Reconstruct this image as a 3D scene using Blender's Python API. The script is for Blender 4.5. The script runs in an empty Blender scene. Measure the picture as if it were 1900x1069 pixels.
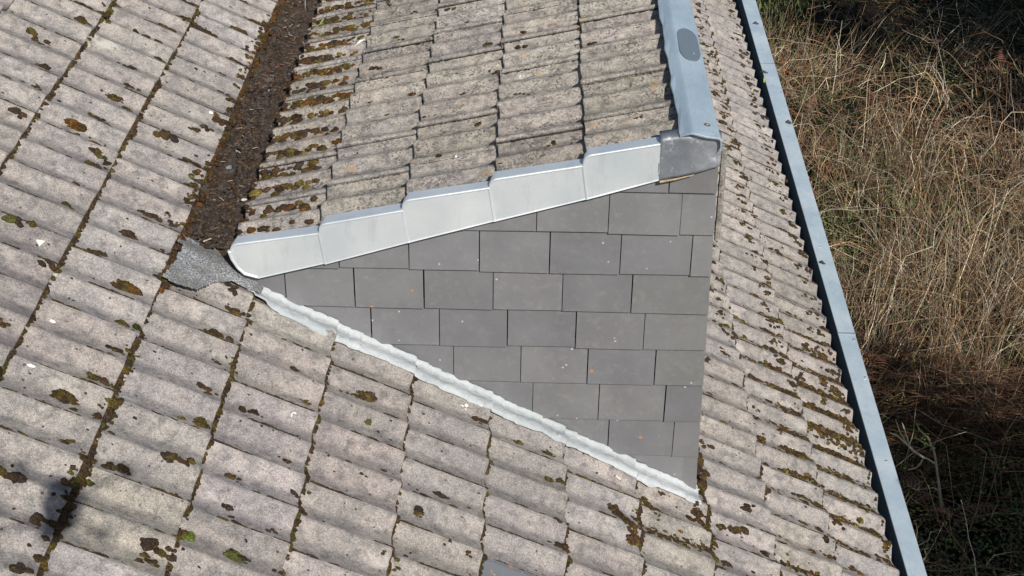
import bpy, math, random
import numpy as np
from mathutils import Matrix, Vector
rng = np.random.default_rng(11)
random.seed(4)
sc = bpy.context.scene
COL = sc.collection
R = math.radians

# ------------------------------------------------------------------ camera
CAM = np.array([0.12458574, -3.87468953, 3.15543193])
RM = np.array([[0.99968408, 0.02225838, 0.01167467],      # right
               [0.02198517, -0.54926065, -0.83536183],    # down
               [-0.01218137, 0.8353546, -0.54957648]])    # forward
FPX = 2622.4
cd = bpy.data.cameras.new('camera'); cam = bpy.data.objects.new('camera', cd); COL.objects.link(cam)
cd.lens = FPX / 1900 * 36; cd.sensor_width = 36; cd.clip_start = 0.05; cd.clip_end = 500
M = Matrix(((RM[0][0], -RM[1][0], -RM[2][0], CAM[0]), (RM[0][1], -RM[1][1], -RM[2][1], CAM[1]),
            (RM[0][2], -RM[1][2], -RM[2][2], CAM[2]), (0, 0, 0, 1)))
cam.matrix_world = M
sc.camera = cam
# ------------------------------------------------------------------ light
SUN = np.array([0.31050, -0.69897, 0.64422]); SUN /= np.linalg.norm(SUN)
w = bpy.data.worlds.new('World'); sc.world = w; w.use_nodes = True
nt = w.node_tree; bg = nt.nodes['Background']
sky = nt.nodes.new('ShaderNodeTexSky'); sky.sky_type = 'NISHITA'; sky.sun_disc = False
sky.sun_elevation = math.asin(SUN[2]); sky.sun_rotation = math.atan2(SUN[0], SUN[1])
nt.links.new(sky.outputs[0], bg.inputs[0]); bg.inputs[1].default_value = 0.068
sl = bpy.data.lights.new('sun', 'SUN'); sl.energy = 4.6; sl.angle = R(0.5); sl.color = (1.0, 0.955, 0.89)
so = bpy.data.objects.new('sun', sl); COL.objects.link(so)
so.rotation_euler = Vector(SUN).to_track_quat('Z', 'Y').to_euler()
sc.view_settings.view_transform = 'Standard'; sc.view_settings.look = 'None'
sc.view_settings.exposure = 0.0; sc.view_settings.gamma = 1

# ------------------------------------------------------------------ helpers
def px(x, y):
    return np.array([(x - 950) / FPX, (y - 534.5) / FPX, 1.0]) @ RM
A = R(29.024); G = 0.31162; LAT = 0.30
CA, SA = math.cos(A), math.sin(A)
def on_plane(x, y, n, k):
    d = px(x, y); n = np.array(n); return CAM + d * ((k - n @ CAM) / (n @ d))
def on_roof(x, y, h=0): return on_plane(x, y, (SA, 0, CA), h)
def on_y(x, y, Y): return on_plane(x, y, (0, 1, 0), Y)
def on_z(x, y, Z): return on_plane(x, y, (0, 0, 1), Z)
BD = R(17.2); CB, SB = math.cos(BD), math.sin(BD); TB = math.tan(BD)
DORM0 = np.array([0.295, 0.474, 0.632 + (0.295 + 0.89) * TB - 0.012])

def link(o, parent=None, label=None, cat=None, group=None, kind=None):
    COL.objects.link(o)
    if parent is not None:
        o.parent = parent
        if parent.name == 'house': o.matrix_parent_inverse = Matrix.Translation(-parent.location)
    if label: o['label'] = label
    if cat: o['category'] = cat
    if group: o['group'] = group
    if kind: o['kind'] = kind
    return o
def empty(name, loc=(0, 0, 0), **k):
    o = bpy.data.objects.new(name, None); o.location = loc; o.empty_display_size = .1
    return link(o, **k)
def mesh(name, V, F, mat, smooth=False, tint=None, **k):
    """V (n,3); F list of tuples or array; tint = per vertex rgb"""
    me = bpy.data.meshes.new(name)
    V = np.asarray(V, float)
    if isinstance(F, np.ndarray):
        n, c = F.shape
        me.vertices.add(len(V)); me.vertices.foreach_set('co', V.ravel())
        me.loops.add(n * c); me.loops.foreach_set('vertex_index', F.ravel().astype(np.int32))
        me.polygons.add(n); me.polygons.foreach_set('loop_start', np.arange(0, n * c, c, dtype=np.int32))
        me.polygons.foreach_set('loop_total', np.full(n, c, dtype=np.int32))
        me.update(calc_edges=True)
    else:
        me.from_pydata(V.tolist(), [], F)
    if smooth: me.polygons.foreach_set('use_smooth', np.ones(len(me.polygons), bool))
    if tint is not None:
        at = me.color_attributes.new('tint', 'FLOAT_COLOR', 'POINT')
        c4 = np.ones((len(V), 4)); c4[:, :3] = tint
        at.data.foreach_set('color', c4.ravel())
    me.materials.append(mat); me.validate()
    o = bpy.data.objects.new(name, me)
    return link(o, **k)
class MB:
    def __init__(s): s.V = []; s.F = []; s.n = 0; s.T = []
    def add(s, V, F, t=None):
        V = np.asarray(V, float); s.V.append(V)
        s.F += [tuple(int(i) + s.n for i in f) for f in F]; s.n += len(V)
        s.T.append(np.tile(np.array(t if t is not None else (1, 1, 1), float), (len(V), 1)))
    def box(s, lo, hi, Mx=None, t=None):
        V = np.array([[x, y, z] for x in (lo[0], hi[0]) for y in (lo[1], hi[1]) for z in (lo[2], hi[2])], float)
        if Mx is not None: V = V @ Mx[:3, :3].T + Mx[:3, 3]
        s.add(V, [(0, 1, 3, 2), (4, 6, 7, 5), (0, 4, 5, 1), (2, 3, 7, 6), (0, 2, 6, 4), (1, 5, 7, 3)], t)
    def prism(s, top, off, t=None):
        n = len(top); top = np.asarray(top, float); V = np.vstack([top, top + np.asarray(off, float)])
        F = [tuple(range(n)), tuple(range(2 * n - 1, n - 1, -1))] + [(i, i + n, (i + 1) % n + n, (i + 1) % n) for i in range(n)]
        s.add(V, F, t)
    def tube(s, pts, rad, k=6, t=None):
        pts = np.asarray(pts, float); n = len(pts); rad = np.broadcast_to(rad, (n,))
        V = []; up = np.array([0.31, 0.2, 0.93])
        for i in range(n):
            d = pts[min(i + 1, n - 1)] - pts[max(i - 1, 0)]; d /= np.linalg.norm(d) + 1e-9
            a = np.cross(d, up); a /= np.linalg.norm(a) + 1e-9; b = np.cross(d, a)
            for q in range(k):
                th = 2 * math.pi * q / k; V.append(pts[i] + rad[i] * (a * math.cos(th) + b * math.sin(th)))
        F = [(i * k + q, i * k + (q + 1) % k, (i + 1) * k + (q + 1) % k, (i + 1) * k + q) for i in range(n - 1) for q in range(k)]
        F += [tuple(range(k))[::-1], tuple((n - 1) * k + q for q in range(k))]
        s.add(V, F, t)
    def disc(s, c, n, r, h, k=14, t=None, ang=0, ry=None):
        n = np.asarray(n, float); n /= np.linalg.norm(n); a = np.cross(n, (0, 1, 0)); a /= np.linalg.norm(a); b = np.cross(n, a)
        ry = ry or r; V = []
        for (f, hh) in ((1, 0), (.92, h), (.5, h * 1.15)):
            for q in range(k):
                th = 2 * math.pi * q / k; u, v = r * f * math.cos(th), ry * f * math.sin(th)
                u, v = u * math.cos(ang) - v * math.sin(ang), u * math.sin(ang) + v * math.cos(ang)
                V.append(np.asarray(c) + a * u + b * v + n * hh)
        F = [(l * k + q, l * k + (q + 1) % k, (l + 1) * k + (q + 1) % k, (l + 1) * k + q) for l in range(2) for q in range(k)]
        F.append(tuple(2 * k + q for q in range(k)))
        s.add(V, F, t)
    def build(s, name, mat, smooth=False, **k):
        return mesh(name, np.vstack(s.V), s.F, mat, smooth, tint=np.vstack(s.T), **k)

def vnoise(P, freq, seed=0):
    """smooth value noise in 3-D, -1..1"""
    P = np.asarray(P) * freq + seed * 17.31
    i = np.floor(P).astype(np.int64); f = P - i; f = f * f * (3 - 2 * f)
    def hsh(a, b, c):
        h = (a * 374761393 + b * 668265263 + c * 2147483647 + seed * 974711) & 0xffffffff
        h = ((h ^ (h >> 13)) * 1274126177) & 0xffffffff
        return ((h ^ (h >> 16)) & 0xffff) / 32767.5 - 1
    r = 0
    for dx in (0, 1):
        for dy in (0, 1):
            for dz in (0, 1):
                wgt = (f[..., 0] if dx else 1 - f[..., 0]) * (f[..., 1] if dy else 1 - f[..., 1]) * (f[..., 2] if dz else 1 - f[..., 2])
                r = r + wgt * hsh(i[..., 0] + dx, i[..., 1] + dy, i[..., 2] + dz)
    return r

# ------------------------------------------------------------------ materials
class NB:
    def __init__(s, name):
        s.m = bpy.data.materials.new(name); s.m.use_nodes = True; s.t = s.m.node_tree; s.N = s.t.nodes
        s.b = s.N['Principled BSDF']; s.geo = s.N.new('ShaderNodeNewGeometry')
    def inp(s, n, i, v):
        if isinstance(v, bpy.types.NodeSocket): s.t.links.new(v, n.inputs[i])
        elif v is not None: n.inputs[i].default_value = v
    def pos(s, scale=(1, 1, 1)):
        n = s.N.new('ShaderNodeVectorMath'); n.operation = 'MULTIPLY'; s.inp(n, 0, s.geo.outputs['Position']); n.inputs[1].default_value = scale
        return n.outputs[0]
    def noise(s, scale, detail=2, rough=.5, vec=None, dist=0):
        n = s.N.new('ShaderNodeTexNoise'); n.inputs['Scale'].default_value = scale; n.inputs['Detail'].default_value = detail
        n.inputs['Roughness'].default_value = rough; n.inputs['Distortion'].default_value = dist
        s.inp(n, 'Vector', vec or s.geo.outputs['Position']); return n.outputs[0]
    def vor(s, scale, out='Distance', vec=None, rand=1):
        n = s.N.new('ShaderNodeTexVoronoi'); n.inputs['Scale'].default_value = scale; n.inputs['Randomness'].default_value = rand
        s.inp(n, 'Vector', vec or s.geo.outputs['Position']); return n.outputs[out]
    def ramp(s, v, stops):
        n = s.N.new('ShaderNodeValToRGB'); cr = n.color_ramp
        while len(cr.elements) > 1: cr.elements.remove(cr.elements[0])
        cr.elements[0].position = stops[0][0]; c = stops[0][1]; cr.elements[0].color = (*c, 1) if not np.isscalar(c) else (c, c, c, 1)
        for p, c in stops[1:]:
            e = cr.elements.new(p); e.color = (*c, 1) if not np.isscalar(c) else (c, c, c, 1)
        s.inp(n, 0, v); return n.outputs[0]
    def mix(s, f, a, b, mode='MIX'):
        n = s.N.new('ShaderNodeMix'); n.data_type = 'RGBA'; n.blend_type = mode
        s.inp(n, 0, f)
        for i, v in ((6, a), (7, b)):
            if isinstance(v, bpy.types.NodeSocket): s.t.links.new(v, n.inputs[i])
            else: n.inputs[i].default_value = (*v, 1) if not np.isscalar(v) else (v, v, v, 1)
        return n.outputs[2]
    def math(s, op, a, b=0.0):
        n = s.N.new('ShaderNodeMath'); n.operation = op; s.inp(n, 0, a); s.inp(n, 1, b); return n.outputs[0]
    def attr(s, name='tint'):
        n = s.N.new('ShaderNodeAttribute'); n.attribute_name = name; return n.outputs['Color']
    def bump(s, h, strength=.5, dist=.002, prev=None):
        n = s.N.new('ShaderNodeBump'); n.inputs['Strength'].default_value = strength; n.inputs['Distance'].default_value = dist
        s.inp(n, 'Height', h)
        if prev is not None: s.inp(n, 'Normal', prev)
        return n.outputs[0]
    def done(s, col, rough=.9, metal=0, normal=None, spec=None):
        if isinstance(col, bpy.types.NodeSocket): s.t.links.new(col, s.b.inputs['Base Color'])
        else: s.b.inputs['Base Color'].default_value = (*col, 1)
        s.inp(s.b, 'Roughness', rough); s.inp(s.b, 'Metallic', metal)
        if normal is not None: s.inp(s.b, 'Normal', normal)
        if spec is not None: s.b.inputs['Specular IOR Level'].default_value = spec
        return s.m

def concrete(name, base, warm, dark, dirt=.5, speck=.55, crust=False):
    n = NB(name)
    grain = n.noise(260, 3, .7); grain2 = n.noise(120, 2, .6)
    big = n.noise(7, 4, .6); mid = n.noise(26, 4, .65)
    c = n.mix(n.ramp(big, [(.42, 0), (.60, 1)]), base, warm)
    c = n.mix(n.math('MULTIPLY', n.ramp(mid, [(.45, 0), (.68, 1)]), dirt), c, dark)
    c = n.mix(1.0, c, n.ramp(grain, [(.30, .55), (.5, .98), (.70, 1.5)]), 'MULTIPLY')
    c = n.mix(1.0, c, n.ramp(grain2, [(.3, .80), (.7, 1.18)]), 'MULTIPLY')
    # pale exposed aggregate
    v = n.vor(210); c = n.mix(n.math('MULTIPLY', n.ramp(v, [(.10, 1), (.20, 0)]), speck), c, (.62, .59, .53))
    # pale lime bloom patches
    pl = n.noise(8, 4, .7, vec=n.pos((1, 1.6, 1)), dist=.4); c = n.mix(n.math('MULTIPLY', n.ramp(pl, [(.60, 0), (.68, 1)]), .5), c, (.56, .52, .475))
    # small dark lichen dots
    wob = n.noise(60, 2, .5); d = n.math('ADD', n.vor(17), n.math('MULTIPLY', wob, .12)); 
    c = n.mix(n.math('MULTIPLY', n.ramp(d, [(.115, 1), (.135, 0)]), .85), c, (.065, .052, .04))
    d2 = n.math('ADD', n.vor(41), n.math('MULTIPLY', wob, .1)); gate = n.ramp(n.noise(5, 1), [(.5, 0), (.6, 1)])
    c = n.mix(n.math('MULTIPLY', n.ramp(d2, [(.10, 1), (.13, 0)]), gate), c, (.07, .058, .045))
    if crust:
        k1 = n.noise(95, 4, .75); k2 = n.noise(11, 3, .6)
        c = n.mix(n.math('MULTIPLY', n.ramp(k1, [(.50, 0), (.58, .9)]), n.ramp(k2, [(.42, .2), (.58, 1)])), c, (.085, .082, .075))
        k3 = n.noise(14, 2, .5, vec=n.pos((1, 1.4, 1))); c = n.mix(n.math('MULTIPLY', n.ramp(k3, [(.66, 0), (.72, .7)]), n.ramp(k1, [(.4, 0), (.5, 1)])), c, (.50, .33, .17))
    c = n.mix(1.0, c, n.attr(), 'MULTIPLY')
    b = n.bump(n.math('ADD', grain, n.math('MULTIPLY', mid, .8)), .75, .003)
    return n.done(c, .93, 0, b, .3)
M_TILE = concrete('weathered_concrete', (.318, .290, .273), (.405, .363, .328), (.165, .156, .149), .85, .8)
M_TILE2 = concrete('lichened_concrete', (.34, .310, .275), (.44, .395, .335), (.13, .122, .112), .8, .9, True)

def moss_mat():
    n = NB('moss'); g = n.noise(170, 4, .8); g2 = n.noise(60, 3, .6)
    c = n.mix(1.0, n.attr(), n.ramp(g, [(.30, .35), (.52, 1.0), (.70, 2.6)]), 'MULTIPLY')
    c = n.mix(n.ramp(g2, [(.5, 0), (.68, .75)]), c, (.075, .042, .02))
    return n.done(c, 1, 0, n.bump(n.math('ADD', g, g2), 1.0, .010), .1)
M_MOSS = moss_mat()
def lichen_mat():
    n = NB('lichen'); g = n.noise(300, 3, .7)
    return n.done(n.mix(1.0, n.attr(), n.ramp(g, [(.3, .5), (.7, 1.7)]), 'MULTIPLY'), 1, 0, n.bump(g, .9, .003), .1)
M_LICH = lichen_mat()
def debris_mat():
    n = NB('valley_debris'); g = n.noise(260, 3, .75); g2 = n.noise(30, 4, .7); g3 = n.noise(9, 3, .6)
    c = n.ramp(g2, [(.3, (.035, .029, .025)), (.5, (.095, .077, .064)), (.7, (.18, .15, .125))])
    c = n.mix(n.ramp(g3, [(.52, 0), (.62, .55)]), c, (.085, .038, .014))
    c = n.mix(1.0, c, n.ramp(g, [(.25, .3), (.5, .9), (.75, 2.3)]), 'MULTIPLY')
    return n.done(c, 1, 0, n.bump(n.math('ADD', g, g2), 1.0, .008), .15)
M_DEB = debris_mat()
def felt_mat():
    n = NB('mineral_felt'); v = n.vor(330, 'Color'); g = n.noise(170, 2, .7); b = n.noise(12, 3)
    c = n.ramp(g, [(.34, (.09, .095, .10)), (.48, (.20, .21, .217)), (.62, (.50, .515, .525))])
    c = n.mix(n.ramp(b, [(.42, 0), (.60, .6)]), c, (.125, .118, .10))
    return n.done(c, .8, 0, n.bump(g, .8, .003))
M_FELT = felt_mat()
def slate_mat():
    n = NB('fibre_cement_slate'); g = n.noise(500, 2, .6); b = n.noise(6, 3, .55); m = n.noise(38, 4, .7)
    c = n.mix(n.ramp(b, [(.35, 0), (.65, 1)]), (.158, .158, .166), (.186, .186, .194))
    c = n.mix(1.0, c, n.ramp(g, [(.3, .90), (.7, 1.10)]), 'MULTIPLY')
    c = n.mix(n.ramp(m, [(.52, 0), (.74, .5)]), c, (.25, .245, .235))
    # greenish grime that has settled on the slates at the weather corner
    sep = n.N.new('ShaderNodeSeparateXYZ'); n.inp(sep, 0, n.geo.outputs['Position'])
    gr = n.math('ADD', n.ramp(sep.outputs[0], [(.30, 0), (.78, .42)]), n.math('MULTIPLY', m, .75))
    c = n.mix(n.ramp(gr, [(.62, 0), (.85, .35)]), c, (.175, .175, .155))
    wob = n.noise(90, 2); v = n.math('ADD', n.vor(16), n.math('MULTIPLY', wob, .05))
    c = n.mix(n.ramp(v, [(.075, .8), (.092, 0)]), c, (.50, .50, .47))
    gate = n.ramp(n.noise(3.1, 1), [(.40, 0), (.46, 1)])
    v2 = n.math('ADD', n.vor(8.3, vec=n.pos((1, 1, 1.1))), n.math('MULTIPLY', wob, .04))
    c = n.mix(n.math('MULTIPLY', n.ramp(v2, [(.065, .75), (.095, 0)]), gate), c, (.46, .23, .10))
    c = n.mix(1.0, c, n.attr(), 'MULTIPLY')
    return n.done(c, .62, 0, n.bump(n.math('ADD', g, m), .18, .0012), .35)
M_SLATE = slate_mat()
def metal(name, col, col2, rough, met, scr=.2, bsc=5, bst=.12, spk=.7):
    n = NB(name); b = n.noise(4.5, 3, .55); f = n.noise(130, 4, .7, vec=n.pos((1, .25, 1))); s2 = n.noise(22, 5, .75)
    c = n.mix(n.ramp(b, [(.35, 0), (.65, 1)]), col, col2)
    c = n.mix(n.ramp(s2, [(.60 - .05 * (scr > .8), 0), (.75 - .03 * (scr > .8), scr)]), c, (.82, .84, .84))
    c = n.mix(1.0, c, n.ramp(f, [(.3, .93 + .05 * (spk < .1)), (.7, 1.07 - .05 * (spk < .1))]), 'MULTIPLY')
    sp = n.vor(24); c = n.mix(n.ramp(sp, [(.05, spk), (.065, 0)]), c, (.85, .86, .85))
    gm_ = n.noise(16, 5, .7, vec=n.pos((1.6, 1, .35))); c = n.mix(n.ramp(gm_, [(.54, 0), (.74, .22)]), c, (.30, .31, .31))
    c = n.mix(1.0, c, n.attr(), 'MULTIPLY')
    r = n.ramp(b, [(.3, rough - .06), (.7, rough + .1)])
    return n.done(c, r, met, n.bump(n.noise(bsc, 2), bst, .02))
M_ALU = metal('brushed_aluminium', (.74, .81, .85), (.84, .885, .90), .42, .55, .6, 3.5, .25, .0)
M_CAP = metal('galvanised_sheet', (.50, .63, .71), (.58, .70, .77), .42, .45, .3, 6, .35)
M_GUT = metal('gutter_sheet', (.56, .69, .77), (.70, .80, .85), .42, .4, .3)
M_LEAD = metal('lead_sheet', (.23, .25, .28), (.36, .38, .415), .5, .45, .85, 18, .3, .2)
M_ZINC = metal('painted_lead_apron', (.36, .39, .405), (.53, .56, .57), .75, .05, .7, 24, .6)
M_GUT_SHADED = metal('gutter_sheet_shaded', (.12, .17, .21), (.14, .19, .23), .6, .2, .0)  # same gutter sheet, darkened: the shade inside the trough is in its colour
def plain(name, col, rough=.8, met=0, var=.25, sc_=80):
    n = NB(name); g = n.noise(sc_, 3, .6)
    c = n.mix(1.0, n.mix(1.0, n.attr(), col, 'MULTIPLY'), n.ramp(g, [(.3, 1 - var), (.7, 1 + var)]), 'MULTIPLY')
    return n.done(c, rough, met, n.bump(g, .3, .002))
M_PATCH = plain('weathered_plate', (.17, .215, .26), .6, .2, .06)
M_BLACK = plain('black_membrane', (.018, .018, .018), .95)
M_STAIN = plain('rust_and_adhesive', (.40, .31, .19), .9)
M_STEEL = plain('steel_screw', (.55, .55, .52), .35, .8)
M_RUBBER = plain('rubber_washer', (.10, .10, .10), .7)
M_WALL = plain('rendered_wall', (.62, .60, .56), .9, 0, .06, 30)
M_WOOD = plain('timber_fascia', (.20, .13, .08), .8, 0, .2, 40)
M_WHITE = plain('white_paint', (.75, .75, .73), .5, 0, .04)
M_GLASS = plain('window_glass', (.04, .05, .06), .08)
M_LIME = plain('dried_droppings', (.78, .77, .74), .9, 0, .08)
M_PLAST = plain('grey_plastic', (.16, .16, .17), .5, 0, .05)
M_LEAF = plain('leaf', (1, 1, 1), .7, 0, .15)
M_TWIG = plain('dry_stem', (1, 1, 1), .85, 0, .3, 60)
M_BARK = plain('bark', (.09, .07, .055), .95, 0, .4, 20)
M_BUTT = plain('cigarette_paper', (1, 1, 1), .8, 0, .12, 150)

# ------------------------------------------------------------------ tile fields
class Field:
    """pan tiles with two rolls: s = distance down the slope, l = distance sideways from a side joint, away from the covering edge"""
    H = .027; T = .022
    def __init__(f, O, dS, dN, dL, g, lat):
        f.O, f.dS, f.dN, f.dL, f.g, f.lat = map(lambda v: np.asarray(v, float), (O, dS, dN, dL, g, lat))
    kind = 0
    def prof(f, l):
        if f.kind == 0:
            q = np.mod(l - .004, f.lat / 2) / (f.lat / 2); d = .45
            t = np.where(q < d, q / d, 1 - (q - d) / (1 - d)); t = np.clip(t, 0, 1)
            return f.H * np.where(q < d, (1 - t) ** 1.1, (1 - t) ** 1.45) * np.where(t < .05, .985, 1)
        p = f.lat / 2; q = np.mod(l - .020, p) / p            # 0 at a crest
        q = np.where(q > .5, q - 1, q)
        c = np.clip(1 - np.abs(q) / .40, 0, 1); c = c * c * (3 - 2 * c)
        c2 = np.clip(1 - np.abs(q) / .5, 0, 1)
        r2 = np.exp(-((q + .31) / .055) ** 2) * .16 + np.exp(-((q - .27) / .05) ** 2) * .10
        return f.H * (.80 * c + .20 * c2 + r2)
    def n_at(f, s, l):
        v = s - np.floor(s / f.g) * f.g; ll = np.mod(l, f.lat)
        return -f.H - f.T + f.prof(ll) + f.T * v / f.g + .004 * (1 - ll / f.lat)
    def P(f, s, l, n):
        s = np.asarray(s)[..., None]; l = np.asarray(l)[..., None]; n = np.asarray(n)[..., None]
        return f.O + s * f.dS + l * f.dL + n * f.dN
    def at(f, s, l, up=0): return f.P(s, l, f.n_at(s, l) + up)
    def inv(f, X):
        d = np.asarray(X) - f.O; return float(d @ f.dS), float(d @ f.dL)
MAIN = Field((0, 0, 0), (CA, 0, -SA), (SA, 0, CA), (0, -1, 0), G, LAT)
DORM = Field(DORM0, (-CB, 0, -SB), (-SB, 0, CB), (0, 1, 0), .3120, .286); DORM.kind = 1; DORM.H = .025; DORM.T = .025

def tile_mesh(f, c, r, seed, trim=None, nu=38, nv=12):
    """one tile of course c (upper exposed edge at c*g) and row r; trim(P)->keep lateral limits"""
    rg = np.random.default_rng(seed)
    l0, l1 = 0.0, float(f.lat) + .013
    if trim: 
        l0, l1 = trim
        if l1 - l0 < .03: return None
    u = np.linspace(l0, l1, nu)
    u = np.concatenate([[u[0]], u[1:-1], [u[-1]]])
    v = np.concatenate([np.linspace(-.045, .6 * f.g, nv - 5), np.linspace(.75 * f.g, f.g - .009, 3), [f.g - .003, f.g]])
    U, Vv = np.meshgrid(u, v)
    n = -f.H - f.T + f.prof(U) + f.T * Vv / f.g + .004 * (1 - U / f.lat)
    n = n - np.where(Vv > f.g - .0045, (Vv - (f.g - .0045)) * .55, 0)          # rounded lower edge
    n = n - .003 * np.clip((.006 - U) / .006, 0, 1)
    ds = rg.normal(0, .0024); dl = rg.normal(0, .0017); dn = rg.normal(0, .0014) + .0008; skew = rg.normal(0, .0035); tw = rg.normal(0, .006)
    S = c * f.g + Vv * (1.03 if (f.kind == 0 and c == 5) else 1) + ds + skew * (U - .15); L = r * f.lat + U + dl - skew * (Vv - .15); n = n + dn + tw * (U - .15) * Vv
    P0 = f.P(S, L, n)
    n = n + .0011 * vnoise(P0, 34, 3) + .0006 * vnoise(P0, 90, 5)
    # ragged lower edge
    edge = np.zeros_like(S); edge[-2:, :] = .0018 * vnoise(P0[-2:, :], 60, 8)
    P = f.P(S + edge, L, n)
    a, b = P.shape[:2]
    idx = np.arange(a * b).reshape(a, b)
    F = np.stack([idx[:-1, :-1], idx[1:, :-1], idx[1:, 1:], idx[:-1, 1:]], -1).reshape(-1, 4)
    V = P.reshape(-1, 3)
    # butt face and both side faces hang down by the tile's thickness
    th = .0165 if f.kind == 0 else .0225
    def skirt(ids, base):
        low = V[ids] - f.dN * th
        n_ = len(ids); lo = np.arange(n_) + base
        Fs = np.stack([ids[:-1], lo[:-1], lo[1:], ids[1:]], -1); return low, Fs
    out = [V]; Fo = [F]; base = len(V)
    for ids in (idx[-1, :], idx[::-1, 0], idx[:, -1]):
        low, Fs = skirt(ids, base); out.append(low); Fo.append(Fs); base += len(low)
    V = np.vstack(out); F = np.vstack(Fo)
    if np.linalg.det(np.array([f.dS, f.dL, f.dN])) < 0: F = F[:, ::-1]
    t = rg.normal(1, .07); tint = np.array([t * rg.normal(1, .012), t, t * rg.normal(1, .018)])
    return V, F, np.tile(tint, (len(V), 1))
def field_mesh(f, tiles):
    Vs, Fs, Ts = [], [], []; b = 0
    for (c, r, trim) in tiles:
        q = tile_mesh(f, c, r, abs(c * 977 + r * 131 + int(f.lat * 1000)) + 5, trim)
        if q is None: continue
        V, F, T = q; Vs.append(V); Fs.append(F + b); Ts.append(T); b += len(V)
    return np.vstack(Vs), np.vstack(Fs), np.vstack(Ts)

# ------------------------------------------------------------------ HOUSE
house = empty('house', (0, 0, -3.3), label='house with a mossy grey tiled roof, slate-clad dormer and pale metal gutter', cat='house')
def part(mb, name, mat, smooth=False, parent=None, **k):
    o = mb.build(name, mat, smooth, parent=parent or house, **k)
    return o
PARENT_FIX = []
YC = .235
Y_FAR = 9.0
tiles = []
SKIP = set()
for c in range(-11, 6):                      # course c lies between line c and c+1 (line 0 = X 0)
    xm = (c + .5) * G * CA
    for r in range(-31, 11):                 # row r covers Y from -(r)*LAT down to -(r+1)*LAT
        ytop = -r * LAT; ybot = ytop - LAT
        trim = None
        if -1.09 < xm < .74:
            if ybot >= .24: continue
            if c == -4 and False: pass
            if ytop > .20: trim = (max(0., ytop - .225), LAT + .013) if ytop - .225 < LAT else None
            if ybot >= .18: continue
        elif .74 <= xm < 1.0 and False: pass
        if xm < -1.09 or True:
            tiles.append((c, r, trim))
tiles = [t for t in tiles if not (t[0] == 0 and t[1] == 2)]
V, F, T = field_mesh(MAIN, tiles)
main_roof = mesh('roof', V, F, M_TILE, True, tint=T, parent=house, label='main roof of weathered grey concrete pan tiles with moss in the joints')
# smooth shading with hard butts: mark by angle
for o in (main_roof,):
    pass
# the one odd replacement tile
q = tile_mesh(MAIN, 0, 2, 77); 
rep_m = NB('dark_coated_tile')
_g = rep_m.noise(200, 3); _v = rep_m.math('ADD', rep_m.vor(60), rep_m.math('MULTIPLY', _g, .2)); _b = rep_m.noise(30, 3)
_c = rep_m.mix(rep_m.ramp(_v, [(.20, .8), (.26, 0)]), (.13, .14, .155), (.45, .45, .45))
_c = rep_m.mix(rep_m.ramp(_b, [(.62, 0), (.68, .9)]), _c, (.36, .17, .09))
rep_m.done(_c, .55)
if q: mesh('replacement_tile', q[0], q[1], rep_m.m, True, tint=q[2], parent=main_roof, label='smooth dark grey tile with orange lichen')

# dormer tiles
dt = []
for c in range(-1, 4):
    for r in range(-1, 16):
        l0 = r * .286
        if DORM0[1] + l0 > 4.6: continue
        trim = None
        ylo = DORM0[1] + l0
        if ylo + .286 < .27: continue
        if ylo < .250: trim = (.250 - ylo, .286 + .013)
        dt.append((c, r, trim))
V, F, T = field_mesh(DORM, dt)
dormer_body = MB()
# dormer core (closed box below the tiles)
XF = .758
def zr(x): return -math.tan(A) * x
def zd(x): return DORM0[2] + (x - DORM0[0]) * TB
core = [(-.855, YC + .008, zr(-.855) - .10), (.764, YC + .008, zr(XF) - .12), (.726, YC + .008, 1.03), (-.855, YC + .008, zd(-.855) - .065)]
dormer_body.prism(core, (0, 4.3, 0))
dormer = dormer_body.build('dormer', M_BLACK, parent=house, label='reverse-pitched dormer rising towards the eave, its near cheek clad in grey slates')
mesh('roof_covering', V, F, M_TILE2, True, tint=T, parent=dormer, label='rows of lichen-speckled concrete pan tiles falling back to the valley')
# front wall with a window (faces the garden)
fw = MB(); fw.prism([(.766, YC + .02, zr(.77) - .05), (.774, YC + .02, zr(.77) - .05), (.731, YC + .02, 1.03), (.723, YC + .02, 1.03)], (0, 4.28, 0)); part(fw, 'front_wall', M_SLATE, parent=dormer)
wf = MB()
for (y0, y1, z0, z1) in ((.75, 1.95, .70, .76), (.75, 1.95, -.20, -.14), (.75, .81, -.14, .70), (1.89, 1.95, -.14, .70), (1.32, 1.38, -.14, .70)):
    wf.box((XF + .012, y0, z0), (XF + .04, y1, z1))
win = part(wf, 'window_frame', M_WHITE, parent=dormer)
wp = MB(); wp.box((XF + .013, .80, -.15), (XF + .020, 1.90, .71)); part(wp, 'pane', M_GLASS, parent=dormer)

# ---- slates on the cheek
ZK = {-2: 1.02, -1: .852, 0: .690, 1: .5265, 2: .3695, 3: .2105, 4: .052, 5: -.1125, 6: -.276, 7: -.44, 8: -.60}
XR = [.143, .191, .239, .291, .340, .386, .429, .475]
def clip(poly, a, b, c):                       # keep a*x+b*z+c >= 0
    out = []
    for i in range(len(poly)):
        p, q = poly[i], poly[(i + 1) % len(poly)]
        dp, dq = a * p[0] + b * p[1] + c, a * q[0] + b * q[1] + c
        if dp >= 0: out.append(p)
        if (dp >= 0) != (dq >= 0):
            t = dp / (dp - dq); out.append((p[0] + t * (q[0] - p[0]), p[1] + t * (q[1] - p[1])))
    return out
def half(p, q):                                # line through p,q keep left side
    a = -(q[1] - p[1]); b = q[0] - p[0]; return a, b, -(a * p[0] + b * p[1])
top_line = ((-.93, .475), (.80, 1.018)); rr = np.random.default_rng(5)
slates = MB()
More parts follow.
